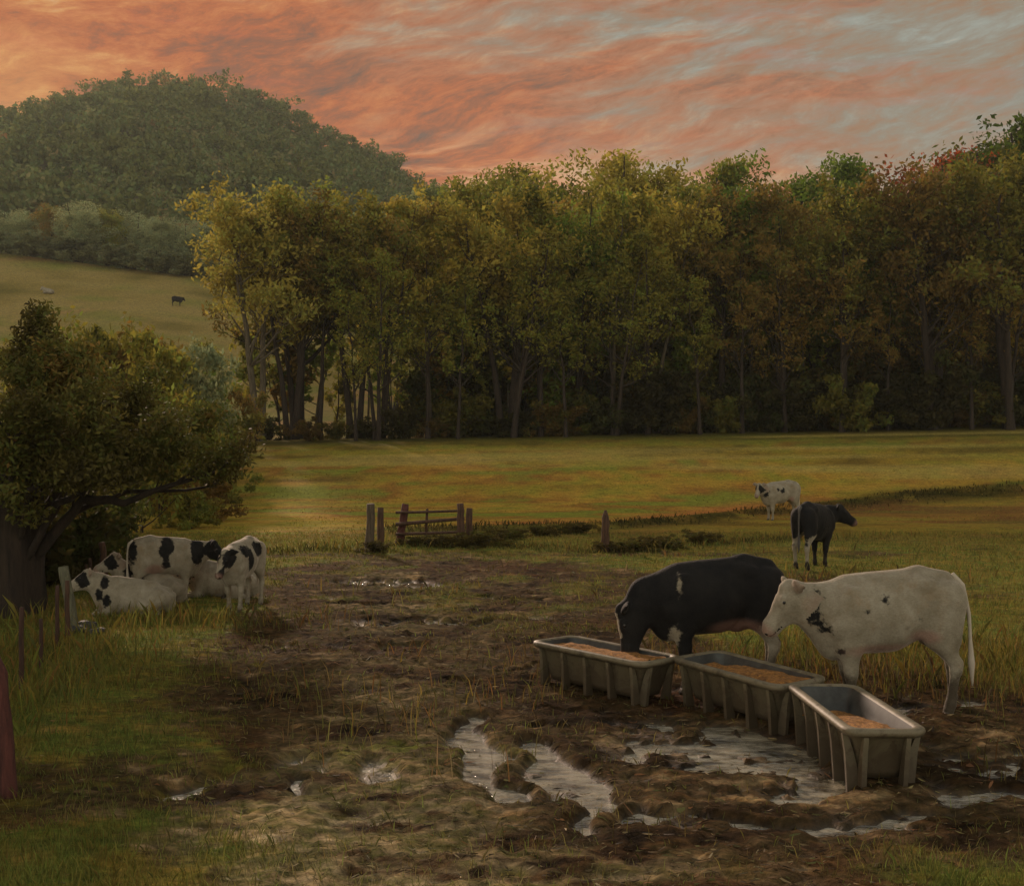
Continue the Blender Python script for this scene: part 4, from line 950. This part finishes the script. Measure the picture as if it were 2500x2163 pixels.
# far cows on the meadow
for (px, py, Yg, hd, blk, lab) in ((49, 293, 160, R(200), False, 'tiny white cow lying high on the left meadow'), (177, 306, 150, R(10), True, 'tiny black cow standing high on the left meadow')):
    # find depth where the meadow passes this row
    Ys = np.linspace(100, 200, 200); Xs = (px - 512) * Ys / F; rows = HZ - (gz(Xs, Ys, False) - CH) * F / Ys
    j = int(np.argmin(np.abs(rows - py))); X_, Y_ = Xs[j], Ys[j]
    cow(lab, (X_, Y_, float(gz([X_], [Y_], False)[0])), hd, 1.15, .05, lying=not blk, poll=(1.6, 0, 1.2) if blk else (1.6, 0, .9), black=blk, small=True, dirt=0, group=None)

# ------------------------------------------------------------------ troughs
m, kk, p, o = newmat('weathered_trough'); co = kk.n('ShaderNodeTexCoord').outputs['Object']
n1 = kk.noise(co, 5, 6, .75, .5); n2 = kk.noise(kk.mapping(co, (10, 10, 2)), 1, 5, .7)
c = kk.ramp(n1, [(.3, srgb(64, 56, 42)), (.46, srgb(98, 90, 70)), (.60, srgb(128, 118, 94)), (.72, srgb(98, 72, 52))])
sz_ = kk.n('ShaderNodeSeparateXYZ'); kk.l.new(co, sz_.inputs[0])
mdf = kk.step(kk.math('ADD', kk.math('MULTIPLY', sz_.outputs[2], -1.0), kk.math('MULTIPLY', kk.math('SUBTRACT', n1, .5), 1.9)), -.52, -.12)
c = kk.mix(kk.math('MULTIPLY', mdf, .85), c, srgb(62, 50, 36))
kk.l.new(c, p.inputs['Base Color']); p.inputs['Roughness'].default_value = .6; bump(kk, p, n1, .02, .5)
M_tr = m
m, kk, p, o = newmat('trough_inside'); co = kk.n('ShaderNodeTexCoord').outputs['Object']
kk.l.new(kk.ramp(kk.noise(co, 4, 5, .7), [(.35, srgb(30, 30, 30)), (.65, srgb(62, 66, 64))]), p.inputs['Base Color']); p.inputs['Roughness'].default_value = .5
M_in = m
m, kk, p, o = newmat('feed'); co = kk.n('ShaderNodeTexCoord').outputs['Object']
kk.l.new(kk.ramp(kk.noise(co, 22, 5, .75), [(.35, srgb(88, 56, 26)), (.5, srgb(134, 92, 40)), (.62, srgb(166, 116, 54)), (.75, srgb(196, 150, 100))]), p.inputs['Base Color']); p.inputs['Roughness'].default_value = .95
bump(kk, p, kk.noise(co, 40, 4, .7), .02, .8)
M_feed = m
def rrect(hl, hw, r, z, n=5):
    o_ = []
    for cx, cy, a0 in ((hl - r, hw - r, 0), (-hl + r, hw - r, 90), (-hl + r, -hw + r, 180), (hl - r, -hw + r, 270)):
        for i in range(n + 1):
            a = R(a0 + 90 * i / n); o_.append((cx + r * math.cos(a), cy + r * math.sin(a), z))
    return o_
def loft(mb, rings, close_bottom=True, flip=False, cap_top=False):
    n = len(rings[0]); vs = [p_ for r_ in rings for p_ in r_]
    fs = [(i * n + j, i * n + (j + 1) % n, (i + 1) * n + (j + 1) % n, (i + 1) * n + j) for i in range(len(rings) - 1) for j in range(n)]
    if close_bottom: fs.append(tuple(range(n))[::-1])
    if cap_top: fs.append(tuple((len(rings) - 1) * n + j for j in range(n)))
    if flip: fs = [f_[::-1] for f_ in fs]
    mb.add(vs, fs)
def trough(label, cx, cy, rz, ln, wd, ht, fill, seed, z0=0):
    rg = random.Random(seed); t = empty('feed_trough', (cx, cy, z0), rz, label=label, cat='trough', group='feed troughs in the mud')
    t.rotation_euler = (R(rg.uniform(-1.5, 1.5)), R(rg.uniform(-1.5, 1.5)), rz)
    hl, hw = ln / 2, wd / 2
    a = MB(); loft(a, [rrect(hl - .15, hw - .13, .08, .10), rrect(hl - .13, hw - .11, .09, .16), rrect(hl - .07, hw - .06, .10, ht - .10), rrect(hl - .02, hw - .02, .12, ht - .06)], True)
    a.build('shell', M_tr, t)
    a = MB(); loft(a, [rrect(hl - .17, hw - .15, .07, .14), rrect(hl - .10, hw - .09, .09, ht - .1), rrect(hl - .055, hw - .055, .10, ht - .004)], True, True)
    a.build('inner_liner', M_in, t)
    a = MB(); loft(a, [rrect(hl - .05, hw - .05, .10, ht - .03), rrect(hl + .01, hw + .01, .12, ht - .05), rrect(hl + .025, hw + .025, .13, ht - .02), rrect(hl + .02, hw + .02, .13, ht + .004), rrect(hl - .02, hw - .02, .12, ht + .014), rrect(hl - .05, hw - .05, .10, ht + .004), rrect(hl - .06, hw - .06, .10, ht - .03)], False)
    a.build('rim', M_tr, t)
    def rib(x_, y_, dx, dy):   # slanting buttress from under the rim to the ground
        a = MB(); wv = .017 + .004 * rg.random(); nx_, ny_ = dx, dy; tx, ty = -dy, dx; sk = rg.uniform(-.02, .02)
        prof = [(-.03, ht - .055), (.006, ht - .055), (-.018, .30), (-.04, .02), (-.045, -.08), (-.15, -.08), (-.15, .04), (-.08, .32)]
        vs = []
        for sgn in (-1, 1):
            for u, z_ in prof: vs.append((x_ + nx_ * u + tx * (sgn * wv + sk * (ht - z_)), y_ + ny_ * u + ty * (sgn * wv + sk * (ht - z_)), z_))
        n = len(prof); fs = [tuple(range(n)), tuple(range(n, 2 * n))[::-1]] + [(i, n + i, n + (i + 1) % n, (i + 1) % n) for i in range(n)]
        a.add(vs, [f_[::-1] for f_ in fs]); a.build('rib', M_tr, t, False)
    nr = 5
    for i in range(nr):
        x_ = -hl + .14 + (ln - .28) * i / (nr - 1)
        for sg in (1, -1): rib(x_, sg * hw, 0, sg)
    for sg in (1, -1):
        for y_ in (-hw * .55, hw * .55): rib(sg * hl, y_, sg, 0)
    # feed
    lv_ = lambda q: fill[0] + (fill[1] - fill[0]) * (q.ravel() * .5 + .5)
    n_ = 40; mm = 16; U = np.linspace(-1, 1, n_); Vv = np.linspace(-1, 1, mm); X_, Y_ = np.meshgrid(U, Vv); xx = X_.ravel() * (hl - .076 - .05 * np.clip(.50 - lv_(X_), 0, .3)); yy = Y_.ravel() * (hw - .078)
    lv = fill[0] + (fill[1] - fill[0]) * (X_.ravel() * .5 + .5)
    zz = lv + .06 * (fbm(xx * 4 + seed, yy * 4, 5 + seed, 4) - .5) + .04 * (fbm(xx * 16, yy * 16, 8, 2) - .5) - .03 * np.abs(Y_.ravel()) ** 3
    zz = zz - .012 * ((np.abs(X_.ravel()) > .999) | (np.abs(Y_.ravel()) > .999))
    i_ = (np.arange(n_ - 1)[None, :] + n_ * np.arange(mm - 1)[:, None]).ravel(); f_ = np.stack([i_, i_ + 1, i_ + 1 + n_, i_ + n_], 1)
    fo = obj('feed', mesh_np('feed', np.stack([xx, yy, zz], 1), f_), M_feed); fo.location = (cx, cy, z0); fo.rotation_euler = t.rotation_euler
    tag(fo, 'orange-brown feed lying in the ' + label.split(' ')[0] + ' trough', 'feed', kind='stuff')
    return t
trough('farthest ribbed feed trough, left one, under the black heifer\'s head', 0.98, 11.74, math.atan2(-.72, .69), 1.56, .66, .49, (.44, .50), 1, -.02)
trough('middle ribbed feed trough of the zigzag row, heaped with brown feed', 2.30, 10.76, math.atan2(-.84, .54), 1.46, .64, .49, (.41, .50), 2, -.02)
trough('nearest ribbed feed trough at right, its end turned to the viewer', 2.82, 9.14, math.atan2(-1.0, .03), 1.62, .60, .50, (.28, .49), 3, -.03)

# ------------------------------------------------------------------ posts, gate, stones
def woodmat(name, a, b):
    m, kk, p, o = newmat(name); co = kk.n('ShaderNodeTexCoord').outputs['Object']
    nz = kk.noise(kk.mapping(co, (14, 14, 1.6)), 1.5, 6, .75, .3)
    kk.l.new(kk.ramp(nz, [(.35, a), (.65, b)]), p.inputs['Base Color']); p.inputs['Roughness'].default_value = .9; bump(kk, p, nz, .02, .9); return m
W_red = woodmat('reddish_wood', srgb(52, 26, 23), srgb(98, 54, 47)); W_grey = woodmat('grey_wood', srgb(62, 62, 48), srgb(112, 110, 88)); W_grey2 = woodmat('weathered_post_wood', srgb(56, 46, 36), srgb(98, 84, 66)); W_brown = woodmat('brown_wood', srgb(44, 30, 22), srgb(92, 64, 46)); W_rust = woodmat('rusty_stake', srgb(40, 26, 20), srgb(76, 50, 38))
def post(px, top, bot, wpx, mat, lab, lean=0.0, pointed=False, group='fence posts along the left edge', name='fence_post', seed=0):
    X_, Y_ = Gp(px, bot); hgt = (bot - top) * Y_ / F; r_ = wpx * Y_ / F / 2; rg = random.Random(seed + int(px))
    e = MB(); n = 7; pts = [(lean * t + rg.uniform(-.15, .15) * r_, rg.uniform(-.15, .15) * r_, -.15 + (hgt + .15) * t) for t in [i / n for i in range(n + 1)]]
    rad = [r_ * (1.12 - .25 * i / n) for i in range(n + 1)]
    if pointed: rad[-1] = r_ * .35
    e.tube(pts, rad, 9, True, rough=.10, rg=rg)
    o_ = e.build(name, mat); o_.location = (X_, Y_, g1(X_, Y_) * .5); tag(o_, lab, 'post', group); return o_
post(8, 652, 800, 22, W_red, 'thick red-brown wooden post at the very left edge, nearest of all', -.10, True)
post(21.5, 609, 694, 5, W_rust, 'tall thin rusty stake just behind the thick red post')
post(41, 619, 674, 4.2, W_rust, 'thin dark stake in grass, second from the red post')
post(57, 587, 650, 4.2, W_rust, 'thin stake before the dark tree trunk, third from the red post')
post(67.5, 582, 640, 4.8, W_brown, 'brown stake touching the thick grey leaning post')
post(75, 568, 634, 11, W_grey, 'thick grey-green weathered post leaning left beside the brown stake', -.16)
post(86, 566, 590, 3, W_brown, 'small thin stake behind the lying heifer\'s nose', 0)
post(92, 560, 592, 3.6, W_brown, 'thin dark stake left of the two stout far posts', -.04)
post(100, 554, 594, 5.2, W_brown, 'stout dark post, left one of the far pair behind the lying heifers', .05)
post(108.5, 543, 596, 7, W_brown, 'tallest dark post at far end of the left fence, beside the piebald heifer', -.12)
# wooden gate panel in the field
post(369, 504, 553, 9, W_grey2, 'pale square-topped post at left end of the wooden gate', 0.05, group='posts of the wooden gate')
post(380.5, 508, 548, 7, W_brown, 'thin stake between pale post and leaning post of the gate', 0, group='posts of the wooden gate')
post(398, 504, 545, 8, W_red, 'reddish leaning post where the gate rails begin', .22, group='posts of the wooden gate')
post(461.5, 504, 548, 8, W_brown, 'dark upright post at right end of the gate rails', -.03, group='posts of the wooden gate')
post(469.5, 508, 544, 7, W_brown, 'short dark post doubled behind the right gate post', 0, group='posts of the wooden gate')
post(605.5, 510, 553, 8, W_brown, 'lone pointed fence post standing by itself in the field', 0, True, group='posts of the wooden gate')['group'] = 'lone posts'
xa, ya = Gp(398, 545); xb, yb = Gp(461.5, 545.5)
gt = empty('gate', ((xa + xb) / 2, (ya + yb) / 2 - .12, g1((xa + xb) / 2, (ya + yb) / 2) * .5), 0, label='low wooden rail gate panel hung between the leaning and the dark post', cat='gate')
L_ = (xb - xa) / 2
for z0_, z1_, th in ((.88, .93, .08), (.56, .72, .11), (.30, .36, .085), (.12, .14, .06)):
    e = MB(); e.tube([(-L_ - .04, 0, z0_), (-.3, .01, z0_ * .6 + z1_ * .4 - .01), (L_ + .08, 0, z1_)], [th, th * .95, th * .9], 6, True, .5); e.build('rail', W_brown, gt)
e = MB(); e.tube([(-.1, .06, .22), (-.06, .05, .98)], [.04, .035], 6, True, .6); e.build('brace', W_brown, gt)
for j, (px, py, s) in enumerate(((376, 553, .22), (410, 547, .20), (434, 548, .24), (474, 549, .30), (488, 545, .26), (507, 540, .24), (540, 536, .22), (575, 534, .26), (612, 553, .22), (640, 551, .26), (668, 549, .24), (702, 545, .26))):
    a_, b_ = Gp(px, py); add_shrub((a_, b_, g1(a_, b_) * .6 - .03), (s * 1.5, s * 1.0, s * .6), j % 3, LM['dark'], (1.1, .95, .7), 'low dark weed clump on the bank by the gate and the lone post', 'low weed clumps along the bank')
# dark stones by the grey post
def stone(x_, y_, s, lab, seed):
    rg = random.Random(seed); vs = []; n = 10
    for i in range(1, 7):
        for j in range(n):
            t = math.pi * i / 7; q_ = 2 * math.pi * j / n; r_ = s * (1 + rg.uniform(-.16, .16))
            vs.append((r_ * 1.35 * math.sin(t) * math.cos(q_), r_ * math.sin(t) * math.sin(q_), r_ * .7 * math.cos(t)))
    fs = [(i * n + j, (i + 1) * n + j, (i + 1) * n + (j + 1) % n, i * n + (j + 1) % n) for i in range(5) for j in range(n)] + [tuple(range(n)), tuple(5 * n + j for j in range(n))[::-1]]
    e = MB(); e.add(vs, fs); o_ = e.build('stone', M_stone, None, False); o_.location = (x_, y_, g1(x_, y_) * .8 + s * .35); o_.rotation_euler = (0, 0, rg.uniform(0, 3)); tag(o_, lab, 'stone', 'dark stones by the fence')
M_stone = plain('dark_stone', srgb(66, 66, 62), .7, srgb(28, 28, 28), 10)
for i_, (px, py, s, lab) in enumerate(((78, 636, .10, 'dark stone at the foot of the thick grey post'), (86, 633, .13, 'larger dark stone beside the one at the grey post'), (94, 638, .09, 'small dark stone in front of the larger stone'), (101, 636, .07, 'smallest dark stone, rightmost of the little heap'))):
    a_, b_ = Gp(px, py); stone(a_, b_, s, lab, i_ + 40)

# ------------------------------------------------------------------ grass
def grass(name, n, xr, yr, hmin, hmax, wfac, seed, dens, label, tint=1.0, cols=None):
    rng = np.random.default_rng(seed); t = rng.random(n * 3); yy = 1 / (1 / yr[0] + (1 / yr[1] - 1 / yr[0]) * t); xx = rng.uniform(-1, 1, n * 3) * 0 + (xr[0] + (xr[1] - xr[0]) * rng.random(n * 3))
    xx = np.where(yy > 0, xx, xx); keep = np.abs(xx) < .52 * yy + .6
    pr = dens(xx, yy); keep &= rng.random(n * 3) < pr; xx = xx[keep][:n]; yy = yy[keep][:n]; n = len(xx)
    zz = gz(xx, yy); ok = zz > WATER + .01; xx, yy, zz = xx[ok], yy[ok], zz[ok]; n = len(xx)
    hh = (hmin + (hmax - hmin) * rng.random(n) ** 1.7) * (.6 + .8 * fbm(xx * 1.5, yy * 1.5, seed, 3))
    wd = wfac * yy * (.7 + .6 * rng.random(n)); a = rng.uniform(0, 6.28, n); ln = rng.uniform(.1, .8, n) * hh; b = rng.uniform(0, 6.28, n)
    base = np.stack([xx, yy, zz - .01], 1); sdv = np.stack([np.cos(a) * wd, np.sin(a) * wd, 0 * a], 1); lean = np.stack([np.cos(b) * ln, np.sin(b) * ln, hh], 1)
    midp = base + lean * np.array([.35, .35, .6])
    v = np.stack([base - sdv, base + sdv, midp + sdv * .75, base + lean, midp - sdv * .75], 1).reshape(-1, 3)
    c, _ = ground_color(xx, yy); c = c * (.55 + .9 * rng.random(n))[:, None]
    if cols is not None:
        pc = np.array(cols)[rng.integers(0, len(cols), n)]; f_ = (rng.random(n) * .8 + .1)[:, None]; c = c * (1 - f_) + pc * f_
    c = np.concatenate([c * tint, np.ones((n, 1))], 1)
    me = mesh_np(name, v, np.arange(n * 5).reshape(n, 5), False, {'col': ('FACE', 'FLOAT_COLOR', c)})
    o_ = obj(name, me, M_grass); tag(o_, label, 'grass', kind='stuff'); return o_
m, kk, p, o = newmat('grass_blades'); c = attr(kk, 'col').outputs['Color']
kk.l.new(c, p.inputs['Base Color']); p.inputs['Roughness'].default_value = .8; p.inputs['Specular IOR Level'].default_value = .15
tl = kk.n('ShaderNodeBsdfTranslucent'); kk.l.new(c, tl.inputs[0]); mx = kk.n('ShaderNodeMixShader'); mx.inputs[0].default_value = .35
kk.l.new(p.outputs[0], mx.inputs[1]); kk.l.new(tl.outputs[0], mx.inputs[2]); kk.l.new(mx.outputs[0], o.inputs[0])
M_grass = m
GC = [srgb(110, 118, 52), srgb(90, 96, 42), srgb(138, 128, 66), srgb(84, 88, 48), srgb(120, 104, 56), srgb(124, 140, 68)]
grass('grass', 190000, (-17, 18), (5.5, 34), .03, .11, .00042, 1, lambda x, y: np.clip(1.05 - mudmask(x, y) * 1.1, .03 + .10 * (fbm(x * 1.1, y * 1.4, 210, 3) > .56) + .3 * (fbm(x * .9, y * 1.0, 221, 4) > .60) * (y > 14), 1), 'short ragged pasture grass around the mud', 1.0, GC)
grass('tall_grass', 26000, (-10, 12), (8.5, 33), .12, .34, .00050, 2,
      lambda x, y: np.maximum.reduce([blob(x, y, 5.2, 13.2, 2.6, 1.9, 0, .5), blob(x, y, 3.6, 13.0, 2.0, .9, 0, .5), blob(x, y, -6.1, 11.6, 1.6, 3.5, 0, .5) * .8, blob(x, y, -5.3, 16.2, 2.2, .8, 0, .6) * .8, blob(x, y, 6.5, 21.5, 2.5, 1.2, 0, .6) * .4, (np.exp(-((y - np.interp(x, [-8, -1, 2.3, 4.4, 7.2, 20], [26.5, 29.5, 27.7, 28.8, 31.0, 36])) / .6) ** 2)) * .9, (fbm(x * .8, y * .8, 77, 3) > .62) * .12]), 'tall weedy grass tufts behind the troughs and along the fence', 1.0,
      [srgb(118, 122, 52), srgb(96, 84, 42), srgb(150, 126, 56), srgb(88, 92, 50), srgb(136, 96, 54)])
grass('field_grass', 12000, (-30, 34), (30, 60), .03, .07, .0006, 4, lambda x, y: np.clip(1 - mudmask(x, y), 0, 1) * (fbm(x * .3, y * .5, 15, 3) > .47), 'rough ochre grass of the open field', 1.0, [srgb(160, 140, 62), srgb(140, 132, 58), srgb(120, 112, 50)])

# ------------------------------------------------------------------ evening air
hb = MB(); hb.box((0, 330, 115), (1100, 1180, 236))
m = bpy.data.materials.new('evening_air'); m.use_nodes = True; m.node_tree.nodes.clear(); kk = N(m.node_tree)
o = kk.n('ShaderNodeOutputMaterial'); pv = kk.n('ShaderNodeVolumePrincipled'); pv.inputs['Color'].default_value = (.80, .84, .78, 1); pv.inputs['Density'].default_value = .00024
m.node_tree.links.new(pv.outputs[0], o.inputs['Volume'])
hz = hb.build('haze', m, None, False); tag(hz, kind='stuff')

# trampled straw, dung and leaf scraps lying on the mud
def litter(name, n, seed, cols, label, s0, dens, yr=(5.3, 27)):
    rng = np.random.default_rng(seed); t = rng.random(n * 3); yy = 1 / (1 / yr[0] + (1 / yr[1] - 1 / yr[0]) * t); xx = rng.uniform(-9, 9.5, n * 3)
    keep = (np.abs(xx) < .52 * yy + .5) & (rng.random(n * 3) < dens(xx, yy)); xx, yy = xx[keep][:n], yy[keep][:n]; n = len(xx)
    zz = np.maximum(gz(xx, yy), WATER) + .006; e = .04
    a = rng.normal(0, .55, n); ln = s0 * (.5 + 1.1 * rng.random(n) ** 2) * (.6 + yy / 14); wd = ln * (.08 + .16 * rng.random(n))
    ux, uy = np.cos(a), np.sin(a)
    def P_(su, sv): 
        X_ = xx + ux * su * ln - uy * sv * wd; Y_ = yy + uy * su * ln + ux * sv * wd
        return np.stack([X_, Y_, np.maximum(gz(X_, Y_), WATER) + .007 + .010 * rng.random(n)], 1)
    v = np.stack([P_(-1, -.3), P_(-.2, -1), P_(.9, -.5), P_(1, .3), P_(.1, 1), P_(-.8, .6)], 1).reshape(-1, 3)
    pc = np.array(cols)[rng.integers(0, len(cols), n)] * (.6 + .7 * rng.random(n))[:, None]
    gc_, _ = ground_color(xx, yy); f_ = (.35 + .5 * rng.random(n))[:, None]; pc = pc * f_ + gc_ * (1 - f_)
    o_ = obj(name, mesh_np(name, v, np.arange(n * 6).reshape(n, 6), False, {'col': ('FACE', 'FLOAT_COLOR', np.concatenate([pc, np.ones((n, 1))], 1))}), M_litter)
    tag(o_, label, 'litter', kind='stuff')
m, kk, p, o = newmat('scraps'); kk.l.new(attr(kk, 'col').outputs['Color'], p.inputs['Base Color']); p.inputs['Roughness'].default_value = .8; p.inputs['Specular IOR Level'].default_value = .2
M_litter = m
litter('straw_litter', 9000, 31, [srgb(*c) for c in ((150, 132, 96), (104, 84, 56), (60, 46, 32), (38, 30, 22), (120, 112, 70), (86, 92, 48), (130, 88, 58), (40, 34, 26), (70, 60, 44))],
       'trampled straw, dung and leaf scraps scattered over the mud', .024, lambda x, y: np.clip(mudmask(x, y) * 1.1, .05, 1) * np.clip(1.25 - puddle(x, y) * .9, 0, 1))

def lanes(x, y):
    ln = np.interp(x, [-6, -1, 3, 10, 18, 25, 40], [34, 35.2, 36.6, 45, 51, 54, 58]); l2 = np.interp(x, [-8, -1, 2.3, 4.4, 7.2, 20], [26.5, 29.5, 27.7, 28.8, 31.0, 36])
    return np.maximum(np.exp(-((y - ln + .6) / 1.0) ** 2) * (x > -4), np.exp(-((y - l2) / .7) ** 2) * (x < 9)) * S((fbm(x * .6, y * .6, 170, 3) - .32) / .2)
grass('bank_grass', 30000, (-10, 30), (24, 60), .06, .20, .0006, 9, lanes, 'dark rough grass along the lane banks crossing the field', .75, [srgb(66, 66, 34), srgb(86, 78, 40), srgb(52, 52, 30), srgb(100, 84, 44)])
